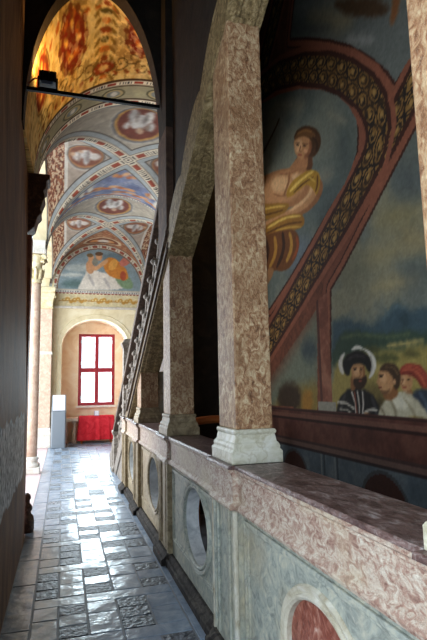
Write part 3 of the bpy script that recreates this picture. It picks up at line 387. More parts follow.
M_ROUGH = stone('rough dark paving', [(.32,(24,26,32)),(.48,(52,56,66)),(.64,(116,122,132))], 12, 9, .42, 1.0, 1.6, bscale=26, spec=.45)
M_JOINT = plain('paving joint', (120,124,130), .6)
M_PINK = stone('pinkish terrace paving', [(.3,(196,170,170)),(.5,(208,184,184)),(.7,(218,200,198))], 3, 5, .6, .1)
M_OUT = stone('pale courtyard render', [(.3,(226,216,200)),(.5,(236,228,214)),(.7,(242,238,228))], 1.2, 5, .8, .05)
M_FRESCO = painted('fresco pigment')
M_VAULT = painted('vault fresco pigment', .8, .15, .1, .08)
mg, ntg, bg = newmat('window glass')
for n_ in list(ntg.nodes): ntg.nodes.remove(n_)
out_ = nd(ntg, 'ShaderNodeOutputMaterial'); mix_ = nd(ntg, 'ShaderNodeMixShader'); tr_ = nd(ntg, 'ShaderNodeBsdfTransparent'); gl_ = nd(ntg, 'ShaderNodeBsdfGlossy')
gl_.inputs['Roughness'].default_value = .02; fr_ = nd(ntg, 'ShaderNodeFresnel'); fr_.inputs['IOR'].default_value = 1.3
tr_.inputs['Color'].default_value = (.95, .98, .96, 1)
ntg.links.new(fr_.outputs[0], mix_.inputs[0]); ntg.links.new(tr_.outputs[0], mix_.inputs[1]); ntg.links.new(gl_.outputs[0], mix_.inputs[2]); ntg.links.new(mix_.outputs[0], out_.inputs[0])
M_GLASS = mg

# ------------------------------------------------------------------ levels
XL, XP, XB = -0.37, 0.98, 2.5            # left wall, parapet face, rear wall
PT, PD = 0.26, 1.15                      # parapet thickness, height
XC, RV = 1.05, 1.43                      # vault axis and radius
SL = 0.575                               # slope of the stair
def zlow(y): return 2.80+SL*(5-y)        # underside of the stair string
def zrail(y): return 3.80+SL*(5-y)
def zs(y): return 4.15+.052*(y-6.3)      # springing of the vaults
NX0, NX1, NSP, NR = -.06, 1.89, 2.93, .80

# ------------------------------------------------------------------ floor
bm = bmesh.new()
box(bm, -.62, 2.5, -3, 16.4, -.12, -.007)
for f in bm.faces: f.material_index = 2
mark = len(bm.faces)
box(bm, -.62, -.375, 6.0, 15.5, -.009, -.002); box(bm, NX0-.1, NX1+.1, 15.45, 16.4, -.009, 0); box(bm, 1.1, 2.49, 10.7, 15.45, -.009, -.004)
bm.faces.ensure_lookup_table()
for f in bm.faces[mark:mark+6]: f.material_index = 3
def slab(x0, x1, y0, y1, mi):
    g = .003
    t = [random.uniform(-.0035, .0015) for _ in range(4)]
    x0 += g; x1 -= g; y0 += g; y1 -= g
    b = [bm.verts.new(p) for p in ((x0,y0,-.02),(x1,y0,-.02),(x1,y1,-.02),(x0,y1,-.02))]
    e = .006
    q = [bm.verts.new(p) for p in ((x0+e,y0+e,t[0]),(x1-e,y0+e,t[1]),(x1-e,y1-e,t[2]),(x0+e,y1-e,t[3]))]
    for k in range(4):
        bm.faces.new((b[k], b[(k+1) % 4], q[(k+1) % 4], q[k])).material_index = mi
    bm.faces.new(q).material_index = mi
cols = [-.18, 0, .2, .42, .65, .87]
y = -.4; par = 0
yy = -.4
while yy < 15.4:                                            # border slabs along both edges
    ln = random.uniform(.55, 1.0); slab(-.37, -.18, yy, min(yy+ln, 15.45), 0); yy += ln
yy = -.4
while yy < 14.6:
    ln = random.uniform(.6, 1.1); slab(.87, 1.1, yy, yy+ln, 0); yy += ln
while y < 14.8:
    s_ = random.uniform(.15, .2); k = random.choice((2, 3))
    slab(cols[0], cols[k], y, y+s_, 0); slab(cols[k], cols[-1], y, y+s_, 0)
    y += s_; h = random.uniform(.52, .66)
    for c in range(5):
        x0, x1 = cols[c], cols[c+1]
        if (c+par) % 2 == 0:
            n = 3
            for j in range(n):
                slab(x0, x1, y+h*j/n, y+h*(j+1)/n, 1 if j != 1 or random.random() < .35 else 0)
        else:
            j = random.uniform(.35, .65)
            slab(x0, x1, y, y+h*j, 0); slab(x0, x1, y+h*j, y+h, 0 if random.random() < .8 else 1)
    y += h; par += 1
o = obj('floor', bm, M_SMOOTH); o.data.materials.append(M_ROUGH); o.data.materials.append(M_JOINT); o.data.materials.append(M_PINK); struct(o)
struct(obj('floor_terrace', B(-4.2, -.62, -3, 17, -.12, -.006), M_PINK))

# ------------------------------------------------------------------ walls
struct(obj('wall_left', prism(bmesh.new(), [(-.74, -.01), (XL, -.01), (XL-.02, 1.6), (-.45, 4.2), (-.45, 7.2), (-.74, 7.2)], 'y', 2.2, 6.0), M_LEFT))
struct(obj('wall_left_jamb', B(-.72, -.385, 6.002, 6.25, -.001, 3.4), M_JAMB))
struct(obj('wall_left_light_cut', B(-.74, -.40, -3, 2.19, 4.3, 7.2), M_LEFT))  # unseen wall over the opening, added to cut light on the upper pillars
struct(obj('wall_right', B(XB, XB+.2, -3, 16.8, -.12, 7.2), M_REAR))
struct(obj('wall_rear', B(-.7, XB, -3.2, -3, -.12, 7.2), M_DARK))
struct(obj('wall_daylight_stop', B(1.42, XB, 6.45, 6.58, -.01, 7.2), M_DARK))  # added dark wall, shuts the far daylight out of the stairwell
# arch wall across the passage and the pier carried by the stair
def arch_wall(x0, x1, y0, y1, xa, xb, zsp, rise, ztop, n=40):
    bm = bmesh.new(); c, h = (xa+xb)/2, (xb-xa)/2
    pts = [(xa, zsp)]+[(c-h*math.cos(PI*i/n), zsp+rise*math.sin(PI*i/n)) for i in range(1, n)]+[(xb, zsp)]
    if x0 < xa: pts = [(x0, zsp)]+pts
    if x1 > xb: pts = pts+[(x1, zsp)]
    for (p, q) in zip(pts, pts[1:]):
        prism(bm, [p, q, (q[0], ztop), (p[0], ztop)], 'y', y0, y1)
    bmesh.ops.remove_doubles(bm, verts=bm.verts[:], dist=1e-5)
    return bm
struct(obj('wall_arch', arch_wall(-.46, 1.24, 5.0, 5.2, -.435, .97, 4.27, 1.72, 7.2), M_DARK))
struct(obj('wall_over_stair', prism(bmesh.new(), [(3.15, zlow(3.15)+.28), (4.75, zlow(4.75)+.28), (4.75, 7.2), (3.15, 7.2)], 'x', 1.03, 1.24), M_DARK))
struct(obj('ceiling_roof', B(-.75, XB+.2, -3.2, 16.8, 7.2, 7.35), M_DARK))
# arcade on the courtyard side: solid above the two open arches
bm = bmesh.new(); n = 36
for ya, yb in ((6.6, 10.7), (10.7, 15.5)):
    yc, ry = (ya+yb)/2, (yb-ya)/2-.10
    ps = [(yc-ry*math.cos(PI*i/n), zs(yc-ry*math.cos(PI*i/n))+.30+1.05*math.sin(PI*i/n)) for i in range(n+1)]
    ps = [(ya, ps[0][1])]+ps+[(yb, ps[-1][1])]
    for p, q in zip(ps, ps[1:]):
        prism(bm, [p, q, (q[0], 7.2), (p[0], 7.2)], 'x', -.66, -.39)
bmesh.ops.remove_doubles(bm, verts=bm.verts[:], dist=1e-5)
struct(obj('wall_arcade', bm, M_CREAM))
struct(obj('wall_arcade_impost', B(-.72, -.46, 6.0, 6.62, 4.0, 7.2), M_CREAM))

# ------------------------------------------------------------------ far wall with its window niche
NX0, NX1, NSP, NR = -.06, 1.89, 2.93, .80
bm = arch_wall(-.75, XB, 15.5, 15.62, NX0, NX1, NSP, NR, 7.2)
box(bm, -.75, NX0, 15.5, 15.62, -.01, NSP); box(bm, NX1, XB, 15.5, 15.62, -.01, NSP)
struct(obj('wall_far', bm, M_CREAM))
bm = bmesh.new()
c_, h_ = (NX0+NX1)/2, (NX1-NX0)/2
ap = [(NX0, -.01)]+[(c_-h_*math.cos(PI*i/40), NSP+NR*math.sin(PI*i/40)) for i in range(41)]+[(NX1, -.01)]
for p, q in zip(ap, ap[1:]):                                 # reveals and soffit, 12 cm thick outwards
    d = [((a-c_)*1.1+c_, (b-1.6)*1.06+1.6) for a, b in (q, p)]
    prism(bm, [p, q]+d, 'y', 15.62, 16.52)
struct(obj('wall_niche_reveal', bm, M_NICHE))
WX0, WX1, WZ0, WZ1 = .45, 1.58, 1.10, 3.36
bm = bmesh.new()
for a in ((NX0-.2, WX0, 16.4, 16.6, -.01, 4.1), (WX1, NX1+.2, 16.4, 16.6, -.01, 4.1), (WX0, WX1, 16.4, 16.6, -.01, WZ0), (WX0, WX1, 16.4, 16.6, WZ1, 4.1)):
    box(bm, *a)
struct(obj('wall_niche', bm, M_NICHE))
# archivolt of the niche
bm = bmesh.new(); n = 40; prof = [(0, 15.5), (.0, 15.48), (.04, 15.475), (.05, 15.485), (.12, 15.485), (.13, 15.475), (.15, 15.5)]
rings = []
seq = [(NX0, .0, -1, 0), ]+[(c_-h_*math.cos(PI*i/n), NSP+NR*math.sin(PI*i/n), -math.cos(PI*i/n), math.sin(PI*i/n)) for i in range(n+1)]+[(NX1, .0, 1, 0)]
for x, z, nx_, nz_ in seq:
    rings.append([bm.verts.new((x+d*nx_, yy, z+d*nz_)) for d, yy in prof])
for a, b in zip(rings, rings[1:]):
    for j in range(len(prof)):
        k = (j+1) % len(prof); bm.faces.new((a[j], a[k], b[k], b[j]))
bm.faces.new(rings[0]); bm.faces.new(rings[-1][::-1])
struct(obj('trim_1', bm, M_CREAM))
# window
wn = bpy.data.objects.new('window_1', None); COL.objects.link(wn); wn.location = (1.015, 16.45, WZ0); struct(wn)
bm = bmesh.new(); F_ = .10
box(bm, WX0, WX0+F_, 16.40, 16.50, WZ0, WZ1); box(bm, WX1-F_, WX1, 16.40, 16.50, WZ0, WZ1)
box(bm, WX0+F_, WX1-F_, 16.40, 16.50, WZ0, WZ0+F_); box(bm, WX0+F_, WX1-F_, 16.40, 16.50, WZ1-F_, WZ1)
obj('window_frame', bm, M_RED, wn, bevel=.008)
wm = (WX0+WX1)/2; wt = WZ0+(WZ1-WZ0)*.49
obj('mullion', B(wm-.06, wm+.06, 16.385, 16.49, WZ0+F_, WZ1-F_), M_RED, wn, bevel=.008)
bm = bmesh.new(); box(bm, WX0+F_, wm-.06, 16.39, 16.49, wt-.07, wt+.07); box(bm, wm+.06, WX1-F_, 16.39, 16.49, wt-.07, wt+.07)
obj('transom', bm, M_RED, wn, bevel=.008)
for xa, xb in ((WX0+F_, wm-.06), (wm+.06, WX1-F_)):
    for za, zb in ((WZ0+F_, wt-.07), (wt+.07, WZ1-F_)):
        obj('pane', B(xa-.005, xb+.005, 16.44, 16.446, za-.005, zb+.005), M_GLASS, wn)
        xh = xa-.02 if xa < wm-.2 else xb+.02
        for zz in (za+.15, zb-.15):
            obj('hinge', B(xh-.012, xh+.012, 16.375, 16.4, zz-.05, zz+.05), M_STEEL, wn)
struct(obj('window_sill', B(WX0-.05, WX1+.05, 16.3, 16.40, WZ0-.06, WZ0), M_WHITEST))

# cornice and painted frieze of the far wall
struct(obj('trim_2', prism(bmesh.new(), [(15.5, 4.03), (15.40, 4.03), (15.42, 4.07), (15.45, 4.08), (15.46, 4.10), (15.5, 4.11)], 'x', -.3, 2.45), M_WHITEST))

# ------------------------------------------------------------------ painted lunette and frieze on the far wall
nu, nv = 180, 150
u = np.linspace(-.32, 2.44, nu); v = np.linspace(4.10, 6.09, nv)
U, V = [a.ravel() for a in np.meshgrid(u, v, indexing='ij')]
cv = Canvas(U, V, (226, 212, 166))
lc = (1.05, 4.63); rr = np.hypot((U-lc[0])/1.26, (V-lc[1])/1.28)
inl = (rr < 1) & (V > 4.63)
cv.layers(LUN, inl)
an = np.degrees(np.arctan2(V-4.63, U-lc[0]))
band = (rr >= 1) & (V > 4.60)
cv.mix(band*1.0, (214, 206, 186)); cv.mix((band & (rr < 1.03))*1.0, (122, 96, 78))
k = ((an+400) % 12) / 12
cv.mix((band & (rr > 1.04) & (rr < 1.10) & (abs(k-.5) < .25))*1.0, (150, 70, 52)); cv.mix((band & (rr > 1.04) & (rr < 1.1) & (abs(k) < .06))*1.0, (70, 62, 60))
fz = V <= 4.63
cv.mix((fz & (V > 4.50))*1.0, (216, 214, 204)); cv.mix((fz & (V > 4.585))*1.0, (196, 188, 168))
cv.mix((fz & (V > 4.48) & (V < 4.515))*1.0, (150, 66, 54)); cv.mix((fz & (V > 4.53) & (V < 4.58) & ((U*14) % 1 < .45))*1.0, (112, 112, 116)); cv.mix((fz & (V > 4.485) & (V < 4.51) & ((U*9) % 1 < .4))*1.0, (226, 210, 180))
for cx0, w in ((.28, .30), (1.08, .26), (1.85, .30)):          # gilt scrollwork
    for j in range(7):
        t = (j-3)/3; cv.poly([(cx0+t*w+.07*math.cos(a), 4.29+.10*math.sin(j*2.1)*.4+(.075-.03*abs(t))*math.sin(a)) for a in np.linspace(0, 2*PI, 10)[:-1]], (196, 142, 54), .02, True, fz)
        cv.poly([(cx0+t*w+.03*math.cos(a), 4.30+.03*math.sin(a)) for a in np.linspace(0, 2*PI, 8)[:-1]], (232, 208, 140), .01, True, fz)
    cv.poly([(cx0-w-.16, 4.25), (cx0+w+.16, 4.29), (cx0+w+.16, 4.31), (cx0-w-.16, 4.27)], (180, 128, 56), .01, False, fz)
cv.grain(9, .10, 4); cv.grain(40, .08, 5); cv.c = cv.c*.80+np.array((150, 148, 132))*.15
P3 = np.stack([U, np.full_like(U, 15.485), V], 1)
F3 = grid_faces(nu, nv); cen = P3[F3].mean(1); keep = (cen[:, 2] < 4.63) | (np.hypot((cen[:, 0]-1.05)/1.39, (cen[:, 2]-4.63)/1.42) < 1)
for nm, mask, lab in (('fresco', cen[:, 2] >= 4.63, 'round topped fresco of two embracing figures on the far end wall'), ('painted_frieze', cen[:, 2] < 4.63, 'cream painted frieze with gold scrollwork above the window niche')):
    v_, f_, c2 = submesh(P3, F3, cv.c, keep & mask)
    base = Vector((1.05, 15.485, float(v_[:, 2].min())))
    o = bpy.data.objects.new(nm, paint_mesh(nm, v_-np.array(base), f_, c2, M_FRESCO)); COL.objects.link(o); o.location = base
    tag(o, lab, 'wall painting')

# ------------------------------------------------------------------ vaults
def dashband(cv, on, t, across, w, per):
    """cream band with red dots and dark ticks; t = position along, across = -1..1"""
    cv.mix(on*1.0, (220, 210, 184))
    k = (t/per) % 1
    cv.mix((on & (np.abs(k-.5) < .17) & (np.abs(across) < .55))*1.0, (150, 62, 40))
    kk = (t/per*10) % 1
    cv.mix((on & ((k < .27) | (k > .73)) & (kk < .45) & (np.abs(across) < .5))*1.0, (66, 62, 66))
    cv.mix((on & (np.abs(across) > .84))*1.0, (120, 98, 78))

def bay(name, ya, yb, kind):
    nx, ny = 200, 200
    th = np.linspace(-PI/2, PI/2, nx); ph = np.linspace(-PI/2, PI/2, ny)
    T, Ph = [a.ravel() for a in np.meshgrid(th, ph, indexing='ij')]
    X = XC+RV*np.sin(T); yc, ry = (ya+yb)/2, (yb-ya)/2; Y = yc+ry*np.sin(Ph)
    Z = zs(Y)+RV*np.maximum(np.cos(T), np.cos(Ph))
    u, v = T/(PI/2), Ph/(PI/2)
    cv = Canvas(u, v, (172, 164, 146))
    nearw = (v < 0) & (np.abs(v) > np.abs(u)); farw = (v > 0) & (np.abs(v) > np.abs(u)); side = np.abs(u) >= np.abs(v)
    cv.mix(side*1.0, (166, 152, 136)); 
    if kind == 0:
        cv.mix(farw*1.0, (112, 124, 158))
        a = vnoise(u, v, 9, 5); cv.mix(farw*np.clip((a-.5)*4, 0, .6), (170, 178, 190)); cv.mix(farw*np.clip((.42-a)*4, 0, .6), (78, 88, 128))
        for cx0, cy0, r1, r2, rot in ((.02, .25, .10, .05, .4), (-.05, .52, .17, .05, -.2), (.12, .64, .15, .05, .3), (-.28, .56, .10, .035, .5), (.0, .78, .2, .04, 0), (.3, .5, .05, .06, 0), (-.45, .72, .12, .05, .5), (.4, .7, .12, .05, -.4)):
            for q in range(5):
                px, py = cx0+(q-2)*r1*.42, cy0+.025*math.sin(q*2.3+cx0*9)
                cv.poly([(px+r1*.33*math.cos(a+rot), py+r2*.7*math.sin(a)) for a in np.linspace(0, 2*PI, 9)[:-1]], ((206,138,78), (182,104,60), (222,170,120), (170,96,58), (214,150,96))[q], .02, True, farw)
        for cx0, cy0 in ((.32, .42), (.38, .58), (-.36, .50), (-.28, .44), (-.5, .6)):
            cv.poly([(cx0-.02, cy0-.10), (cx0+.02, cy0-.09), (cx0+.035, cy0+.10), (cx0-.03, cy0+.12)], (222, 220, 204), .02, True, farw)
    else:
        cv.mix(farw*1.0, (150, 92, 62)); a = vnoise(u, v, 40, 6, 2); cv.mix(farw*np.clip((a-.5)*5, 0, .5), (206, 176, 132))
        for cx0 in (0,):
            cv.poly([(cx0+.26*math.cos(a), .55+.16*math.sin(a)) for a in np.linspace(0, 2*PI, 16)[:-1]], (214, 196, 160), .01, True, farw)
            cv.poly([(cx0+.22*math.cos(a), .55+.13*math.sin(a)) for a in np.linspace(0, 2*PI, 16)[:-1]], (118, 62, 40), .01, True, farw)
            for q, cc in ((-.1, (206,140,80)), (0, (224,214,196)), (.09, (208,148,90)), (.03, (228,220,204))):
                cv.poly([(cx0+q+.07*math.cos(a), .56+.07*math.sin(a)) for a in np.linspace(0, 2*PI, 9)[:-1]], cc, .02, True, farw)
    # medallion in the near web
    for rx_, rz_, cc in ((.21, .30, (186,182,166)), (.195, .28, (112,110,112)), (.175, .255, (196,146,70)), (.155, .235, (108,48,34))):
        cv.poly([(rx_*math.cos(a), -.52+rz_*math.sin(a)) for a in np.linspace(0, 2*PI, 24)[:-1]], cc, .012, True, nearw)
    for px, py, r1, r2, cc in ((0,-.54,.07,.11,(206,204,198)), (-.06,-.62,.035,.12,(176,174,170)), (.05,-.62,.035,.11,(222,220,212)), (.01,-.40,.028,.04,(200,180,156)), (-.03,-.50,.03,.09,(226,224,216)), (.08,-.48,.03,.07,(190,188,182)), (-.085,-.46,.025,.05,(214,212,204)), (.03,-.57,.012,.09,(120,112,108)), (-.03,-.59,.010,.08,(132,120,112)), (.06,-.46,.010,.05,(140,120,104)), (.012,-.395,.018,.026,(206,160,122))):
        cv.poly([(px+r1*math.cos(a), py+r2*math.sin(a)) for a in np.linspace(0, 2*PI, 9)[:-1]], cc, .02, True, nearw)
    # side webs: oval with a reclining figure, speckled triangle by the springing
    for sgn in (-1, 1):
        on = side & (np.sign(u) == sgn)
        sp = on & (np.abs(u) > .54)
        a = vnoise(u, v, 46, 8, 2)
        cv.mix(sp*1.0, (142, 84, 56)); cv.mix((sp & (a > .55))*.85, (206, 186, 152)); cv.mix((sp & (a < .38))*.8, (84, 44, 34))
        cv.mix((on & (np.abs(np.abs(u)-.54) < .018))*1.0, (208, 204, 190))
        for r1, r2, cc in ((.19, .19, (190,188,176)), (.178, .175, (104,94,88)), (.162, .155, (176,122,72)), (.15, .14, (124,70,50))):
            cv.poly([(sgn*.36+r1*math.cos(a), r2*math.sin(a)) for a in np.linspace(0, 2*PI, 22)[:-1]], cc, .012, True, on)
        for py, px, r1, r2, cc in ((0,-.08,.06,.05,(214,208,198)), (-.02,.0,.07,.06,(224,220,212)), (.02,.07,.05,.06,(200,196,188)), (0,.12,.03,.03,(196,160,124)), (.03,-.02,.03,.10,(184,182,178)), (-.01,-.03,.010,.09,(128,116,110)), (.035,.05,.010,.06,(140,124,114)), (-.05,.04,.02,.02,(206,160,122))):
            cv.poly([(sgn*(.36+px)+r1*math.cos(a), py+r2*math.sin(a)) for a in np.linspace(0, 2*PI, 9)[:-1]], cc, .02, True, on)
    cv.grain(14, .16, 9)
    # rib bands along the groins and at the ends of the bay
    d = np.abs(u)-np.abs(v); s = (np.abs(u)+np.abs(v))/2
    cv.mix((np.abs(d) < .135)*1.0, (162, 172, 172)); cv.mix((np.abs(np.abs(d)-.135) < .010)*1.0, (92, 84, 76))
    dashband(cv, np.abs(d) < .062, s, d/.062, 0, .17)
    e = np.abs(v) > .86
    cv.mix(e*1.0, (162, 172, 172)); dashband(cv, np.abs(v) > .90, u, (np.abs(v)-.95)/.05, 0, .17)
    cv.mix((np.abs(np.abs(v)-.86) < .008)*1.0, (92, 84, 76))
    e2 = (np.abs(u) > .93); cv.mix(e2*1.0, (178, 184, 176)); cv.mix((np.abs(np.abs(u)-.93) < .006)*1.0, (110, 80, 70))
    cv.grain(30, .10, 10); cv.c = cv.c*.72+np.array((150, 146, 132))*.12
    P = np.stack([X, Y, Z], 1)
    o = bpy.data.objects.new(name, paint_mesh(name, P, grid_faces(nx, ny, True), cv.c, M_VAULT)); COL.objects.link(o)
    so = o.modifiers.new('thick', 'SOLIDIFY'); so.thickness = .08; so.offset = -1
    struct(o)
bay('ceiling_groin_vault', 6.6, 10.7, 0)
bay('ceiling_groin_vault_far', 10.7, 15.5, 1)

# the barrel strip beyond the dark arch: orange grotesque field, then the painted transverse arch
nx, ny = 300, 130
th = np.linspace(-PI/2, PI/2, nx); yy_ = np.linspace(5.2, 6.6, ny)
T, Y = [a.ravel() for a in np.meshgrid(th, yy_, indexing='ij')]
X = XC+RV*np.sin(T); s = T*RV                                    # arc length from the crown
lk = np.clip((Y-5.2)/.83, 0, 1); lk = np.minimum(lk, 1)
Xa = .268+.702*np.sin(T); Za = 4.27+1.72*np.cos(T)
X = Xa*(1-lk)+X*lk; Zv = Za*(1-lk)+(4.15+RV*np.cos(T))*lk
G = lambda a: a.reshape(nx, ny)
arc = np.concatenate([np.zeros((1, ny)), np.cumsum(np.hypot(np.diff(G(X), axis=0), np.diff(G(Zv), axis=0)), 0)])
i0 = np.argmin(np.abs(G(X)-.40)+(G(Zv) < 4.9)*9, 0)
s0 = (arc-arc[i0, np.arange(ny)][None]).ravel()
s = np.where(Y < 6.02, s0, s)
cv = Canvas(s, Y, (226, 204, 140))
on = Y < 6.02; ring = ~on
a = vnoise(s, Y, 7, 21); cv.mix(on*np.clip((a-.42)*3, 0, .55), (206, 160, 84)); 
sc_ = 0.0                                                        # axis of the ornament
def blob(cx, cy, r1, r2, cc, soft=.015, rot=0, n=14, m=on):
    cv.poly([(cx+r1*math.cos(t)*math.cos(rot)-r2*math.sin(t)*math.sin(rot), cy+r1*math.cos(t)*math.sin(rot)+r2*math.sin(t)*math.cos(rot)) for t in np.linspace(0, 2*PI, n+1)[:-1]], cc, soft, True, m)
for sg in (-1, 1):
    for cx, cy, r1, r2 in ((.46, 5.50, .20, .24), (1.12, 5.5, .2, .22)):
        blob(sc_+sg*cx, cy, r1+.035, r2+.035, (96, 70, 40)); blob(sc_+sg*cx, cy, r1+.02, r2+.02, (216, 176, 98)); blob(sc_+sg*cx, cy, r1, r2, (126, 44, 26))
        for q in range(7):
            blob(sc_+sg*cx+.5*r1*math.cos(q*2.4), cy+.55*r2*math.sin(q*2.4), .045, .03, (206, 110, 46) if q % 2 else (222, 168, 84), .02, q)
    for j in range(9):                                            # curling stems
        t = j/8; w0 = []
        for q in range(18):
            ang = q*.45+j; r_ = .015+.006*q
            w0.append((sc_+sg*(.08+.14*j)+r_*math.cos(ang), 5.88-.05*(j % 3)+r_*.7*math.sin(ang)))
        w1 = [(p[0]+.013, p[1]+.013) for p in w0][::-1]
        cv.poly(w0+w1, (104, 82, 40), .008, False, on)
        blob(sc_+sg*(.10+.15*j), 5.30+.05*(j % 2), .05, .028, (176, 96, 40), .015, sg*.7)
        blob(sc_+sg*(.16+.15*j), 5.93, .035, .02, (150, 70, 34), .012, sg*.5)
for j in range(9):
    blob(sc_, 5.26+.085*j, .05+.03*(j % 2), .03, ((150,72,34), (90,80,40), (200,120,52))[j % 3], .012)
    for sg in (-1, 1): blob(sc_+sg*.10, 5.28+.085*j, .055, .018, (138, 112, 50), .012, sg*.8)
blob(sc_, 5.86, .17, .07, (110, 76, 36)); blob(sc_, 5.86, .14, .055, (150, 62, 32)); blob(sc_, 5.86, .07, .03, (222, 180, 110))
for sg in (-1, 1):
    for q in range(12):
        a_ = q*2*PI/12; blob(sc_+sg*.46+.215*math.cos(a_), 5.50+.25*math.sin(a_), .035, .035, (120, 60, 30), .01)
a = vnoise(s, Y, 16, 29, 3); cv.mix(on*np.clip((a-.56)*6, 0, .45), (120, 88, 44)); cv.mix(on*np.clip((.40-a)*6, 0, .4), (236, 222, 176))
cv.grain(24, .16, 22)
cv.mix(ring*1.0, (152, 146, 116))
a = vnoise(s, Y, 6, 23); cv.mix(ring*np.clip((a-.5)*3, 0, .5), (176, 170, 130))
for j in range(-7, 8):
    cx = j*.62+.12; 
    blob(cx, 6.31, .17, .125, (88, 84, 62), .01, m=ring); blob(cx, 6.31, .14, .10, (172, 156, 110), .01, m=ring); blob(cx, 6.31, .10, .075, (122, 128, 122), .01, m=ring); blob(cx+.01, 6.31, .045, .055, (206, 202, 186), .02, m=ring)
dashband(cv, (Y > 6.03) & (Y < 6.13), s, (Y-6.08)/.05, 0, .36); dashband(cv, (Y > 6.48) & (Y < 6.6), s, (Y-6.54)/.06, 0, .36)
cv.mix(((np.abs(Y-6.02) < .012) | (np.abs(Y-6.15) < .012) | (np.abs(Y-6.46) < .012))*1.0, (78, 62, 46))
cv.grain(12, .10, 24)
o = bpy.data.objects.new('ceiling_painted_arch', paint_mesh('ceiling_painted_arch', np.stack([X, Y, Zv], 1), grid_faces(nx, ny, True), cv.c, M_VAULT)); COL.objects.link(o)
so = o.modifiers.new('thick', 'SOLIDIFY'); so.thickness = .08; so.offset = -1
struct(o)

# ------------------------------------------------------------------ painted rear wall
du = .0125
uu = np.arange(2.2, 6.45, du); vv = np.arange(.45, 6.9, du*1.15); nu, nv = len(uu), len(vv)
U, V = [a.ravel() for a in np.meshgrid(uu, vv, indexing='ij')]
cv = Canvas(U, V, (112, 68, 50))
cv.grain(5, .25, 31); cv.grain(30, .18, 32)
dB, sB = line_sd(BANDC, U, V); dS, sS = line_sd(BAND2, U, V); dT, sT = line_sd(BAND3, U, V)
sB_boy = sdf(np.array(R_BOY), U, V); s_up = sdf(np.array(R_UP), U, V); s_land = sdf(np.array(R_LAND), U, V); s_ll = sdf(np.array(R_LLAND), U, V)
in_boy, in_up, in_land, in_ll = sB_boy < 0, s_up < 0, s_land < 0, s_ll < 0
def mottle(on, seed, lo, hi, sc):
    a = vnoise(U, V, sc, seed); cv.mix(on*np.clip((a-.5)*3, 0, .5), hi); cv.mix(on*np.clip((.5-a)*3, 0, .5), lo)
cv.mix(in_boy*1.0, (108, 116, 106)); mottle(in_boy, 41, (84, 92, 86), (140, 140, 118), 1.8)
cv.mix(in_up*1.0, (104, 108, 98)); mottle(in_up, 42, (76, 78, 72), (140, 134, 110), 1.6)
cv.layers(UPPER, in_up); cv.layers(BOY, in_boy)
cv.mix(in_land*1.0, (116, 124, 110)); cv.layers(LLAND, in_ll); cv.layers(LAND[:9], in_land); mottle(in_land & (V > 2.0), 43, (84, 94, 92), (166, 156, 116), 2.6); cv.mix(in_land*.22, (112, 110, 96)); cv.layers(LAND[9:], in_land); cv.mix(in_land*.12, (92, 78, 58))
for on, sd in ((in_boy, sB_boy), (in_up, s_up), (in_land, s_land)):           # moulded frame lines round each panel
    for a0, a1, cc in ((0, .03, (70, 42, 32)), (.03, .09, (142, 88, 66)), (.09, .11, (72, 42, 32)), (.11, .17, (122, 74, 56))):
        cv.mix(((sd >= a0) & (sd < a1) & ~in_boy & ~in_up & ~in_land & (V > 1.38))*1.0, cc)
def guilloche(dd, ss, hw, valid, per=.15):
    per = per*1.0
    on = (np.abs(dd) < hw) & valid
    cv.mix(on*1.0, (146, 110, 60))
    for row in (-1, 1):
        c = row*hw*.47; k = ((ss/per+(.25 if row > 0 else .75)) % 1-.5)*per
        r = np.hypot(k*.60, dd-c)
        an = np.arctan2(dd-c, k*.60)*row
        cv.mix((on & (np.abs(r-hw*.44) < hw*.07))*1.0, (44, 38, 34))
        cv.mix((on & (np.abs(r-hw*(.24+.05*an/PI)) < hw*.06) & (an > -2.2))*1.0, (52, 44, 36)); cv.mix((on & (np.hypot(k*.6-hw*.16, dd-c) < hw*.10))*1.0, (48, 40, 34))
        cv.mix((on & (r < hw*.13))*.6, (186, 150, 88))
    a = vnoise(U, V, 12, 77); cv.mix(on*np.clip((a-.5)*3, 0, .5), (92, 64, 36))
    cv.mix((valid & (np.abs(np.abs(dd)-hw) < .022))*1.0, (66, 40, 32)); cv.mix((valid & (np.abs(np.abs(dd)-hw-.06) < .03))*1.0, (140, 86, 64))
free = ~in_boy & ~in_up & ~in_land & ~in_ll
guilloche(dT, sT, .17, free & (V > 5.3) & (np.abs(dB) > .2), .22)
guilloche(dS, sS, .14, free & (np.abs(dB) > .15) & (sS > .1), .22)
guilloche(dB, sB, .15, free, .235)
# painted pillar, rail and dado
pil = (U > 4.36) & (U < 4.60) & (V > 1.34) & (V < 2.46+(4.6-U)*.2)
cv.mix(pil*1.0, (128, 80, 62)); mottle(pil, 51, (96, 58, 46), (158, 112, 88), 8)
cv.mix((pil & (np.abs(U-4.57) < .02))*1.0, (86, 54, 44)); cv.mix(((U > 4.30) & (U < 4.64) & (V > 1.33) & (V < 1.44) )*1.0, (142, 138, 124))
rail = (V <= 1.34) & (V > .92); cv.mix(rail*1.0, (116, 68, 54)); mottle(rail, 52, (90, 52, 42), (140, 92, 74), 7)
for z_, w_, cc in ((1.33, .012, (70,42,36)), (1.27, .02, (148,98,80)), (1.235, .010, (64,38,32)), (1.0, .02, (84,60,54)), (.965, .018, (132,100,88)), (.93, .014, (60,46,44))):
    cv.mix((np.abs(V-z_) < w_)*1.0, cc)
dado = V <= .92; cv.mix(dado*1.0, (104, 116, 122)); mottle(dado, 53, (80, 92, 100), (132, 140, 140), 5)
for y_ in (2.95, 4.32, 4.58, 5.95): cv.mix((dado & (np.abs(U-y_) < .018))*1.0, (70, 78, 84)); cv.mix((dado & (np.abs(U-y_-.05) < .012))*1.0, (136, 142, 142))
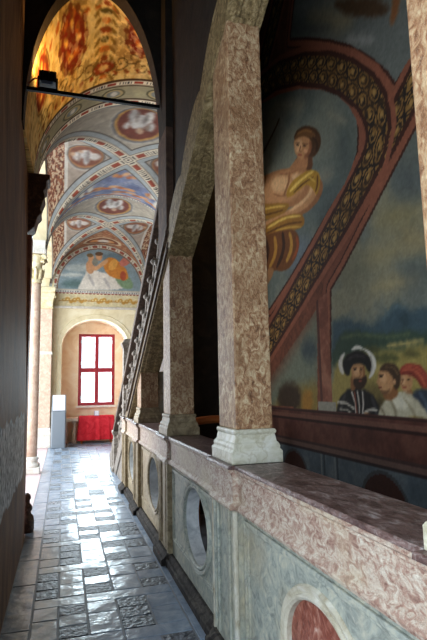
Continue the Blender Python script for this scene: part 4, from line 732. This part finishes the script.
for y_ in (3.62, 5.25): 
    q = np.hypot((U-y_)/.30, (V-.60)/.27); cv.mix((dado & (q < 1.12))*1.0, (84, 84, 84)); cv.mix((dado & (q < 1))*1.0, (74, 40, 28))
cv.grain(60, .10, 33); cv.c *= np.where((V <= 1.34), .72, 1.02)[:, None]  # rail and dado painted darker to carry the parapet's shade
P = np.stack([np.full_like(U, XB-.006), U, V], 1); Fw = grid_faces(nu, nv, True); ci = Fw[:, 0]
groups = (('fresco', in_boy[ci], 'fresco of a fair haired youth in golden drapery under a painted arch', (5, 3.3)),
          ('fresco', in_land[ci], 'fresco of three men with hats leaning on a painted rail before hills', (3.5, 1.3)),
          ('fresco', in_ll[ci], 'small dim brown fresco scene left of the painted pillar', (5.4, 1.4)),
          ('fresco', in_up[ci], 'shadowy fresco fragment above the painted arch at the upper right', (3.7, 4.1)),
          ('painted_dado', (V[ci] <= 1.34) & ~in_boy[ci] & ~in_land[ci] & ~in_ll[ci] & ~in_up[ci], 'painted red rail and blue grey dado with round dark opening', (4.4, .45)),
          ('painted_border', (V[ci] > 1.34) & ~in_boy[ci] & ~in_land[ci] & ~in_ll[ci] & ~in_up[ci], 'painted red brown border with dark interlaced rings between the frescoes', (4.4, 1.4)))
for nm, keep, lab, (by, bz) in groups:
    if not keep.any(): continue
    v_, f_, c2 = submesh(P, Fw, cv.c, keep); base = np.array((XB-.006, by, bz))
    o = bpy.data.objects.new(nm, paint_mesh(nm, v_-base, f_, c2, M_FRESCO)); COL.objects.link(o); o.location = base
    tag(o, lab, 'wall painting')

# ------------------------------------------------------------------ parapet
par = thing('parapet', 'long marble parapet with red frieze and oval openings along the passage', 'parapet', (XP+PT/2, 3.7, 0))
joints = [-1.0, .78, 2.82, 4.74, 6.66, 8.50]; pw = .44
copp = lambda d: [(XP-.034-d, 1.128), (XP-.030-d, 1.145), (XP-.022-d, 1.15), (XP+PT+.03, 1.15), (XP+PT+.03, 1.128)]
bm = prism(bmesh.new(), copp(0), 'y', -1.2, 8.5)
for j in joints[:-1]: prism(bm, copp(.035), 'y', j-.02, j+pw)
prism(bm, copp(.035), 'y', 8.06, 8.52)
obj('coping', bm, M_COPING, par, bevel=.006)
fz = lambda d: [(XP+.02, .90), (XP-.025-d, .90), (XP-.03-d, .915), (XP-.018-d, .935), (XP-.006-d, .945), (XP-.006-d, 1.085), (XP-.014-d, 1.09), (XP-.012-d, 1.10), (XP-.028-d, 1.112), (XP-.03-d, 1.128), (XP+.02, 1.128)]
bm = prism(bmesh.new(), fz(0), 'y', -1.2, 8.5)
for j in joints[:-1]: prism(bm, fz(.03), 'y', j, j+pw-.02)
prism(bm, fz(.03), 'y', 8.06, 8.5)
box(bm, XP+.02, XP+PT, -1.2, 8.5, .90, 1.128)
obj('frieze', bm, M_FRIEZE, par)
pl = lambda d: [(XP+.05, 0), (XP-.055-d, 0), (XP-.055-d, .05), (XP-.045-d, .06), (XP-.03-d, .063), (XP-.02-d, .08), (XP-.005-d, .095), (XP+.05, .095)]
bm = prism(bmesh.new(), pl(0), 'y', -1.2, 8.5)
for j in joints[:-1]: prism(bm, pl(.04), 'y', j-.01, j+pw)
prism(bm, pl(.04), 'y', 8.06, 8.52)
obj('plinth', bm, M_PLINTH, par)
for bi, (ja, jb) in enumerate(zip(joints, joints[1:])):
    last = bi == len(joints)-2
    ya, yb = ja+pw, (jb if not last else 8.06)
    yc = (ya+yb)/2+(0, -.10, -.14, -.20, 0)[bi]; zc = .555; ry, rz = .355, .275
    if bi == 1: zc, ry, rz = .485, .31, .245
    MP = M_TAN if bi > 2 else M_PANEL  # the farther bays get a browner marble tone
    p = obj('panel', holed_slab(bmesh.new(), XP+.015, XP+.12, ya, yb, .06, .90, yc, zc, ry, rz), MP, par)
    ring = [(XP+.03, -.004), (XP+.006, -.003), (XP-.004, .008), (XP-.004, .018), (XP+.008, .024), (XP+.002, .034), (XP-.002, .05), (XP+.012, .058), (XP+.03, .06)]
    obj('oval_frame', oval_ring(bmesh.new(), yc, zc, ry, rz, ring), M_TRIMSTONE if bi < 2 else MP, par, parent=p, smooth=False)
    if bi > 1:
        obj('oval_skylit_reveal', oval_ring(bmesh.new(), yc, zc, ry, rz, [(XP+.02, -.006), (XP+.02, .004), (XP+.125, .004), (XP+.125, -.006)]), M_LIT_REVEAL, par, parent=p, smooth=False)  # pale ring painted as the lit inside of the oval
    bm = bmesh.new(); m0 = .05                                     # raised rectangular moulding round the field
    for i_, (ins, h, w) in enumerate(((.05, .012, .022), (.095, .007, .014))):
        A0, A1, Z0, Z1 = ya+ins, yb-ins, .20+ins*.5, .885-ins*.5
        box(bm, XP+.02-h-.006, XP+.03, A0, A0+w, Z0, Z1); box(bm, XP+.02-h-.006, XP+.03, A1-w, A1, Z0, Z1)
        box(bm, XP+.02-h-.006, XP+.03, A0+w, A1-w, Z1-w, Z1); box(bm, XP+.02-h-.006, XP+.03, A0+w, A1-w, Z0, Z0+w)
    obj('panel_moulding', bm, MP, par, parent=p, bevel=.004)
    if bi in (0, 1):
        bm = bmesh.new(); n = 64
        vs = [bm.verts.new((XP+.03, yc+ry*1.01*math.cos(2*PI*i/n), zc+rz*1.01*math.sin(2*PI*i/n))) for i in range(n)]
        r2 = bmesh.ops.extrude_face_region(bm, geom=[bm.faces.new(vs)])
        bmesh.ops.translate(bm, verts=[g for g in r2['geom'] if isinstance(g, bmesh.types.BMVert)], vec=(.12, 0, 0))
        q = obj('marble_disc', bm, M_DISC, par, parent=p); q['label'] = 'red marble disc filling the oval'
for j in joints[:-1]+[8.06]:
    bm = B(XP-.02, XP+PT, j, j+pw, .06, .90)
    for a, b in ((.03, .055), (.10, .12), (pw-.12, pw-.10), (pw-.055, pw-.03)):
        box(bm, XP-.034, XP-.02, j+a, j+b, .12, .88)
    q = obj('pier', bm, M_TAN if j > 4.5 else M_PANEL, par, bevel=.004)
    bm = B(XP-.036, XP-.01, j-.004, j+.022, .10, .895); box(bm, XP-.036, XP-.01, j+pw-.022, j+pw+.004, .10, .895)
    obj('edge_bead', bm, M_TAN if j > 4.5 else M_TRIMSTONE, par, parent=q, bevel=.006)

# ------------------------------------------------------------------ pillars on the parapet
def pillar(j, label):
    y0, y1 = j+.02, j+pw-.02; cx, cy = XP+PT/2, (y0+y1)/2
    t = thing('pillar', label, 'pillar', (cx, cy, PD), 'pillars on the parapet')
    hx, hy = .118, (y1-y0)/2-.03
    ztop = zlow(cy)
    bm = bmesh.new()
    prism(bm, [(cy-hy, PD+.195), (cy+hy, PD+.195), (cy+hy, zlow(cy+hy)), (cy-hy, zlow(cy-hy))], 'x', cx-hx, cx+hx)
    obj('shaft', bm, M_BRECCIA, t, bevel=.008)
    prof = [(.042, PD), (.042, PD+.065), (.036, PD+.075), (.030, PD+.08), (.032, PD+.095), (.026, PD+.112), (.016, PD+.122), (.012, PD+.145), (.008, PD+.165), (.014, PD+.170), (.016, PD+.185), (.010, PD+.195), (-.02, PD+.197)]
    obj('base', sqlathe(bmesh.new(), prof, cx, cy, hx, hy), M_BASE if j < 3 else M_TAN, t, bevel=.003)
    return t
pillar(.78, 'marble pillar cut off by the right edge, nearest the viewer')
pillar(2.82, 'tall reddish mottled marble pillar in the middle on a white base')
pillar(4.74, 'second pillar behind the tall middle one, meeting the sloping beam')
pillar(6.66, 'thin farthest pillar beside the foot of the sloping beam')

# ------------------------------------------------------------------ stair with its carved balustrade
st = thing('staircase', 'stone stair with sloping beam and pierced carved balustrade rising toward the viewer', 'staircase', (1.6, 10.2, 0))
yend = 2.80/SL+5                                                    # underside meets the floor here
def strip_pts():
    low = [(8.498, zlow(8.498)+.02), (8.498, zlow(8.498)), (-.6, zlow(-.6))]
    top = [(-.6, zlow(-.6)+.26)]
    yy = -.55
    while yy < 4.76:
        ph = (yy % .70)/.70
        top.append((yy, zlow(yy)+.235+.13*math.sin(PI*ph)**.7)); yy += .031
    top += [(4.8, zlow(4.8)+.26), (8.498, zlow(8.498)+.26)]
    return low+top
obj('string_beam', prism(bmesh.new(), strip_pts(), 'x', XP+.0, XP+PT), M_BEAM, st)
obj('foot_string', prism(bmesh.new(), [(yend+.25, 0), (yend, 0), (8.5, zlow(8.5)), (8.5, zlow(8.5)+.26), (yend+.25, .115)], 'x', XP+.0, XP+PT), M_CARVED, st)
def slope_bar(y0, y1, off, h, x0, x1):
    return prism(bmesh.new(), [(y0, zlow(y0)+off), (y1, zlow(y1)+off), (y1, zlow(y1)+off+h), (y0, zlow(y0)+off+h)], 'x', x0, x1)
for off, h, d in ((.03, .035, .022), (.10, .02, .012), (.20, .045, .03)):
    obj('beam_moulding', slope_bar(4.78, 8.05, off, h, XP-d, XP+.01), M_RAIL, st)
for xx in (XP+.05, XP+PT-.09): obj('soffit_moulding', slope_bar(-.6, 7.0, -.012, .02, xx, xx+.04), M_BEAM, st)
obj('handrail', slope_bar(5.2, 10.25, .93, .10, XP-.02, XP+.14), M_RAIL, st, bevel=.012)
obj('bottom_rail', slope_bar(5.2, 10.15, .25, .06, XP+.0, XP+.12), M_RAIL, st, bevel=.01)
def scroll(y):                                                       # one carved baluster: S-scroll with rings and leaf knops
    bm = bmesh.new(); xx = XP+.06; z0 = zlow(y)+.30; z1 = zlow(y)+.94; H = z1-z0
    pts = [(xx, y+.055*math.sin(2*PI*t), z0+H*t) for t in np.linspace(0, 1, 15)]
    tube(bm, pts, [.020+.012*math.sin(PI*t)**2 for t in np.linspace(0, 1, 15)], 8)
    for zc, r in ((.27, .075), (.70, .075)):
        sh = .07 if zc < .5 else -.07
        tube(bm, [(xx, y+sh+r*math.cos(a), z0+H*zc+r*math.sin(a)) for a in np.linspace(0, 2*PI, 14)[:-1]], .018, 6, True)
    for zc, dx in ((.12, -.01), (.5, -.015), (.88, -.01)):
        bmesh.ops.create_icosphere(bm, subdivisions=2, radius=.042, matrix=Matrix.Translation((xx+dx, y+.055*math.sin(2*PI*zc), z0+H*zc)))
    return bm
for y in np.arange(5.35, 9.95, .29): obj('baluster', scroll(float(y)), M_CARVED, st, smooth=True)
def newel(y, zb, zt, hx=.085):
    bm = bmesh.new()
    sqlathe(bm, [(.03, zb), (.03, zb+.08), (.005, zb+.10), (0, zb+.12), (0, zt-.16), (.012, zt-.15), (.02, zt-.12), (.03, zt-.11), (.03, zt-.07), (.0, zt-.05), (-.02, zt)], XP+.07, y, hx-.01, hx)
    return obj('newel_post', bm, M_CARVED, st, bevel=.006)
newel(8.66, zlow(8.66)+.25, 2.45); newel(10.25, 0, .85)
bm = bmesh.new()                                                      # scroll foot in front of the bottom newel
prism(bm, [(10.35, 0), (10.95, 0), (11.0, .12), (10.9, .28), (10.78, .33), (10.66, .30), (10.55, .42), (10.35, .62)], 'x', XP-.02, XP+.16)
obj('scroll_foot', bm, M_CARVED, st, bevel=.02)
obj('base_wall', prism(bmesh.new(), [(8.5, 0), (10.15, 0), (8.5, zlow(8.5)+.2)], 'x', XP+.02, XP+PT-.02), M_CARVED, st)
for i in range(11):
    y1 = 10.3-i*.29
    obj('step', B(XP+PT, XB-.01, y1-.29, y1, 0, .167*(i+1)), M_TRIMSTONE, st, bevel=.008)

# pier on the stair carrying the dark arch
struct(obj('wall_pier', prism(bmesh.new(), [(4.76, zlow(4.76)+.262), (5.2, zlow(5.2)+.262), (5.2, 4.27), (4.76, 4.27)], 'x', XP-.02, XP+PT), M_REAR))
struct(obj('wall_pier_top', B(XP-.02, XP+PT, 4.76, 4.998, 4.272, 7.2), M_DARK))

# ------------------------------------------------------------------ iron tie rod and the floodlight on it
ROD = (5.08, 4.66)
o = single('tie_rod', box(bmesh.new(), -.45, .985, ROD[0]-.018, ROD[0]+.018, ROD[1]-.018, ROD[1]+.018), M_IRON, (.3, ROD[0], ROD[1]))
tag(o, 'black iron tie rod crossing below the orange painted arch', 'tie rod')
fl = thing('floodlight', 'small black floodlight clamped on the iron tie rod', 'lamp', (-.21, ROD[0], ROD[1]+.018))
zb = ROD[1]+.018
bm = B(-.30, -.13, ROD[0]-.07, ROD[0]+.07, zb+.055, zb+.17)
for k in range(6): box(bm, -.295+.029*k, -.285+.029*k, ROD[0]-.095, ROD[0]-.07, zb+.065, zb+.16)
obj('housing', bm, M_BLACK, fl, bevel=.008)
bm = B(-.315, -.30, ROD[0]-.02, ROD[0]+.02, zb, zb+.13); box(bm, -.13, -.115, ROD[0]-.02, ROD[0]+.02, zb, zb+.13); box(bm, -.315, -.115, ROD[0]-.02, ROD[0]+.02, zb, zb+.012)
obj('bracket', bm, M_IRON, fl)
obj('lens', B(-.285, -.145, ROD[0]-.055, ROD[0]+.055, zb+.17, zb+.176), M_GLASSLENS, fl)
obj('sticker', B(-.275, -.165, ROD[0]-.076, ROD[0]-.0705, zb+.022, zb+.055), M_LABEL, fl)
obj('cable', tube(bmesh.new(), [(-.30, ROD[0]-.02, zb+.10), (-.34, ROD[0]-.03, zb+.09), (-.37, ROD[0]-.03, zb+.06), (-.40, ROD[0]-.03, zb+.02)], .008), M_CABLE, fl, smooth=True)

# ------------------------------------------------------------------ columns on the courtyard side
def column():
    cx, cy = -.575, 10.7
    t = thing('column', 'round rosy marble column with scrolled capital on the left', 'column', (cx, cy, 0))
    obj('plinth', B(cx-.17, cx+.17, cy-.17, cy+.17, 0, .12), M_WHITEST, t, bevel=.01)
    obj('base', lathe(bmesh.new(), [(.165, .12), (.17, .15), (.16, .19), (.13, .21), (.125, .24), (.145, .27), (.14, .30), (.115, .32)], (cx, cy, 0)), M_WHITEST, t, smooth=True)
    obj('shaft', lathe(bmesh.new(), [(.112, .32), (.112, .8), (.114, 1.6), (.110, 2.6), (.100, 3.80)], (cx, cy, 0), 32), M_ROSE, t, smooth=True)
    cap = obj('capital', lathe(bmesh.new(), [(.112, 3.78), (.12, 3.81), (.108, 3.84), (.10, 3.88), (.108, 4.1), (.13, 4.26), (.15, 4.34), (.13, 4.37)], (cx, cy, 0)), M_GILT, t, smooth=True)
    for sx in (-1, 1):
        for sy in (-1, 1):
            bm = bmesh.new(); vx, vy, vz = cx+sx*.125, cy+sy*.125, 4.27
            pts = []
            for q in range(26):
                a = q*.42; r = .085*(1-q/30)
                pts.append((vx+sx*.06*0+r*math.cos(a)*sx*.75, vy+sy*r*math.cos(a)*.75, vz+r*math.sin(a)))
            tube(bm, pts, [.030*(1-q/40) for q in range(26)], 7)
            obj('volute', bm, M_GILT, t, parent=cap, smooth=True)
    for k in range(8):
        a = 2*PI*k/8; bm = bmesh.new()
        tube(bm, [(cx+r*math.cos(a), cy+r*math.sin(a), z) for r, z in ((.10, 3.86), (.115, 3.95), (.13, 4.04), (.15, 4.08), (.155, 4.04))], [.03, .04, .036, .025, .012], 7)
        obj('leaf', bm, M_GILT, t, parent=cap, smooth=True)
    bm = B(cx-.19, cx+.19, cy-.19, cy+.19, 4.38, 4.46); box(bm, cx-.17, cx+.17, cy-.17, cy+.17, 4.46, 4.66)
    for k in range(7): box(bm, cx-.165+.05*k, cx-.14+.05*k, cy-.2, cy-.19, 4.39, 4.44)
    obj('abacus', bm, M_WHITEST, t, bevel=.004)
column()
t = thing('pilaster', 'flat rosy stone pilaster behind the round column at the far wall', 'pilaster', (-.50, 15.30, 0))
obj('plinth', B(-.72, -.31, 15.08, 15.49, 0, .34), M_WHITEST, t, bevel=.012)
obj('base', sqlathe(bmesh.new(), [(.03, .34), (.03, .40), (.015, .45), (.02, .48), (.02, .52), (0, .55)], -.51, 15.28, .17, .18), M_WHITEST, t)
obj('shaft', B(-.68, -.34, 15.1, 15.49, .55, 3.95), M_ROSE, t, bevel=.01)
obj('string_course', B(-.70, -.32, 15.08, 15.49, 2.62, 2.70), M_WHITEST, t, bevel=.01)
obj('capital', sqlathe(bmesh.new(), [(0, 3.95), (.02, 3.97), (.0, 4.0), (.0, 4.1), (.03, 4.25), (.06, 4.34), (.06, 4.40), (.04, 4.41), (.07, 4.48), (.07, 4.56), (0, 4.6)], -.51, 15.24, .17, .17), M_GILT, t)
for sx in (-1, 1):
    bm = bmesh.new()
    tube(bm, [(-.51+sx*.17+.085*(1-q/26)*math.cos(q*.45)*sx, 15.06, 4.27+.085*(1-q/26)*math.sin(q*.45)) for q in range(22)], [.024*(1-q/34) for q in range(22)], 7)
    obj('volute', bm, M_GILT, t, smooth=True)

# corbel and stump at the end of the dark left wall
bm = prism(bmesh.new(), [(-.46, 4.16), (-.20, 4.16), (-.20, 4.10), (-.235, 4.08), (-.24, 3.99), (-.27, 3.95), (-.25, 3.88), (-.28, 3.80), (-.30, 3.72), (-.285, 3.68), (-.33, 3.62), (-.36, 3.5), (-.44, 3.42)], 'y', 6.003, 6.3)
o = single('corbel', bm, M_FRAG, (-.35, 6.1, 3.42), bevel=.012); tag(o, 'dark carved corbel under the painted arch at the end of the left wall', 'corbel')
bm = lathe(bmesh.new(), [(.095, 0), (.10, .05), (.095, .16), (.085, .24), (.06, .27), (.055, .30), (.075, .34), (.07, .39), (.045, .42), (.04, .46), (.055, .50), (.045, .55), (.02, .58)], (-.375, 6.36, 0), 20)
bmesh.ops.scale(bm, vec=(.85, .85, .74), space=Matrix.Translation((.375, -6.36, 0)), verts=bm.verts[:])
for v in bm.verts:
    a = math.atan2(v.co.y-6.36, v.co.x+.365); k = 1+.10*math.sin(5*a+v.co.z*14); v.co.x = -.365+(v.co.x+.365)*k; v.co.y = 6.36+(v.co.y-6.36)*k
o = single('carved_stump', bm, M_FRAG, (-.365, 6.36, 0), smooth=True); tag(o, 'dark brown carved stump at the foot of the left wall', 'carving')

# ------------------------------------------------------------------ furniture of the far end
t = thing('information_stand', 'blue grey information stand with white sloping panel by the window niche', 'stand', (-.10, 15.0, 0))
bm = prism(bmesh.new(), [(-.27+.34*0, 14.86), (.07, 14.86), (.10, 14.90), (.10, 15.12), (.07, 15.16), (-.27, 15.16), (-.30, 15.12), (-.30, 14.90)], 'z', 0, 1.02)
obj('body', bm, M_GREY, t, bevel=.01)
bm = prism(bmesh.new(), [(14.85, 1.02), (15.14, 1.02), (15.14, 1.46), (15.10, 1.46)], 'x', -.29, .09)
obj('panel_back', bm, M_GREY, t)
bm = prism(bmesh.new(), [(14.838, 1.04), (14.848, 1.03), (15.096, 1.45), (15.086, 1.46)], 'x', -.265, .065)
obj('panel', bm, M_PAPER, t)

t = thing('stone_bench', 'pale stone bench on baluster leg between stand and red table', 'bench', (.22, 15.98, 0))
obj('seat', B(.0, .46, 15.78, 16.25, .66, .76), M_ROSE, t, bevel=.012)
for xx in (.10, .36):
    obj('leg', lathe(bmesh.new(), [(.08, 0), (.08, .06), (.05, .10), (.045, .16), (.07, .28), (.075, .36), (.05, .48), (.045, .56), (.08, .61), (.08, .66)], (xx, 15.95, 0), 20), M_ROSE, t, smooth=True)

TX0, TX1, TY0, TY1, TZ = .50, 1.50, 15.74, 16.22, .80
t = thing('table', 'small table hidden under the red cloth below the window', 'table', ((TX0+TX1)/2, 15.98, 0))
obj('tabletop', B(TX0+.02, TX1-.02, TY0+.03, TY1-.02, TZ-.03, TZ), M_WOOD, t)
for xx in (TX0+.06, TX1-.06):
    for yy in (TY0+.08, TY1-.06): obj('leg', B(xx-.025, xx+.025, yy-.025, yy+.025, 0, TZ-.03), M_WOOD, t)
bm = bmesh.new(); n = 160
per = []
for i in range(n):
    s_ = i/n*4
    k = int(s_); f_ = s_-k
    c4 = [(TX0, TY0), (TX1, TY0), (TX1, TY1), (TX0, TY1), (TX0, TY0)]
    per.append((c4[k][0]*(1-f_)+c4[k+1][0]*f_, c4[k][1]*(1-f_)+c4[k+1][1]*f_))
rows = []
cxm, cym = (TX0+TX1)/2, (TY0+TY1)/2
for j, z in enumerate((TZ+.006, TZ, TZ-.04, TZ-.2, TZ-.4, TZ-.6, .10)):
    rw = []
    for i, (x, y) in enumerate(per):
        dx, dy = x-cxm, y-cym; L_ = math.hypot(dx, dy)
        amp = 0 if j < 2 else .005+.028*(j-2)/4
        o_ = amp*(math.sin(i*.62)+.6*math.sin(i*1.13+2))+(.008 if j < 2 else .015+.02*(j-2)/4)
        rw.append(bm.verts.new((x+dx/L_*o_*1.0, y+dy/L_*o_, z)))
    rows.append(rw)
bm.faces.new(rows[0])
for a, b in zip(rows, rows[1:]):
    for i in range(n): bm.faces.new((a[i], a[(i+1) % n], b[(i+1) % n], b[i]))
o = single('tablecloth', bm, M_CLOTH, (cxm, cym, .10), smooth=True); tag(o, 'bright red cloth draped to the floor over the window table', 'tablecloth')
t = thing('card_holder', 'small blue and white card holder on the red table', 'card holder', (1.0, 15.88, TZ+.006))
bm = prism(bmesh.new(), [(15.84, TZ+.007), (15.94, TZ+.007), (15.94, TZ+.02), (15.915, TZ+.15), (15.905, TZ+.15), (15.86, TZ+.02), (15.84, TZ+.02)], 'x', .93, 1.07)
obj('stand', bm, M_LABEL, t)
obj('card', prism(bmesh.new(), [(15.853, TZ+.022), (15.858, TZ+.021), (15.903, TZ+.151), (15.898, TZ+.152)], 'x', .94, 1.06), M_PAPER, t)

# wooden rail seen in the dark behind the second pillar
t = thing('wooden_rail', 'curved orange brown wooden rail in the dark behind the parapet', 'rail', (1.78, 5.6, 0))
bm = bmesh.new(); pts = [(1.40+.75*i/12, 5.6, 1.21-.0+.05*math.sin(PI*i/12)-.06*i/12) for i in range(13)]
tube(bm, pts, .045, 10); obj('rail', bm, M_WOOD, t, smooth=True)
for xx in (1.45, 2.1): obj('post', B(xx-.03, xx+.03, 5.57, 5.63, 0, 1.16), M_WOOD, t)

# ------------------------------------------------------------------ outside
struct(obj('wall_courtyard', B(-9.3, -9, -6, 26, -.12, 7), M_OUT))
struct(obj('floor_courtyard', B(-9, -4.2, -6, 40, -.2, -.1), M_PINK))
struct(obj('floor_garden', B(-4.2, 20, 17, 40, -3.2, -3.1), plain('lawn', (96,128,60), .9)))

# ------------------------------------------------------------------ light
w = bpy.data.worlds.new('sky'); SC.world = w; w.use_nodes = True
bgn = w.node_tree.nodes['Background']; bgn.inputs['Color'].default_value = (.70, .85, 1.0, 1); bgn.inputs['Strength'].default_value = SKY
def area(name, loc, rot, sx, sy, e, c):
    l = bpy.data.lights.new(name, 'AREA'); l.shape = 'RECTANGLE'; l.size = sx; l.size_y = sy; l.energy = e; l.color = c
    o = bpy.data.objects.new(name, l); COL.objects.link(o); o.location = loc; o.rotation_euler = rot; return o
# daylight entering by the open arches, and through the window
area('daylight_near_arch', (-1.2, -.1, 2.0), (0, -PI/2, 0), 3.6, 3.6, E_NEAR, (.80, .89, 1))
area('daylight_arcade', (-2.2, 11.0, 2.6), (0, -PI/2, 0), 4.5, 8.5, E_ARC, (.95, .97, 1))
area('daylight_window', (1.015, 17.0, 2.3), (-PI/2, 0, 0), 1.3, 2.4, E_WIN, (.74, .87, 1))
sp = bpy.data.lights.new('flood_beam', 'SPOT'); sp.energy = E_FLOOD; sp.color = (1, .58, .20); sp.spot_size = math.radians(165); sp.spot_blend = .5; sp.shadow_soft_size = .06
so_ = bpy.data.objects.new('flood_beam', sp); COL.objects.link(so_); so_.location = (-.215, ROD[0]+.03, ROD[1]+.24)
so_.rotation_euler = Vector((-.25, -.55, -1)).to_track_quat('Z', 'Y').to_euler()

# ------------------------------------------------------------------ camera
cam = bpy.data.cameras.new('camera'); co = bpy.data.objects.new('camera', cam); COL.objects.link(co); SC.camera = co
cam.sensor_fit = 'VERTICAL'; cam.sensor_height = 36; cam.lens = 500/640*36; cam.clip_start = .02; cam.clip_end = 200
Fv = Vector((0.285581248, 0.94907207, 0.133062228)); Rv = Vector((0.958142834, -0.285670693, -0.01882991)); Uv = Vector((-0.020141034, -0.132870090, 0.990928796))
co.matrix_world = Matrix(((Rv.x, Uv.x, -Fv.x, 0), (Rv.y, Uv.y, -Fv.y, 0), (Rv.z, Uv.z, -Fv.z, 1.6), (0, 0, 0, 1)))

SC.view_settings.view_transform = 'Standard'; SC.view_settings.look = 'None'; SC.view_settings.gamma = 1; SC.view_settings.exposure = EXPO
SC.cycles.use_denoising = True
try: SC.cycles.denoiser = 'OPENIMAGEDENOISE'
except Exception: pass
SC.cycles.max_bounces = 10; SC.cycles.diffuse_bounces = 5; SC.cycles.sample_clamp_indirect = 6
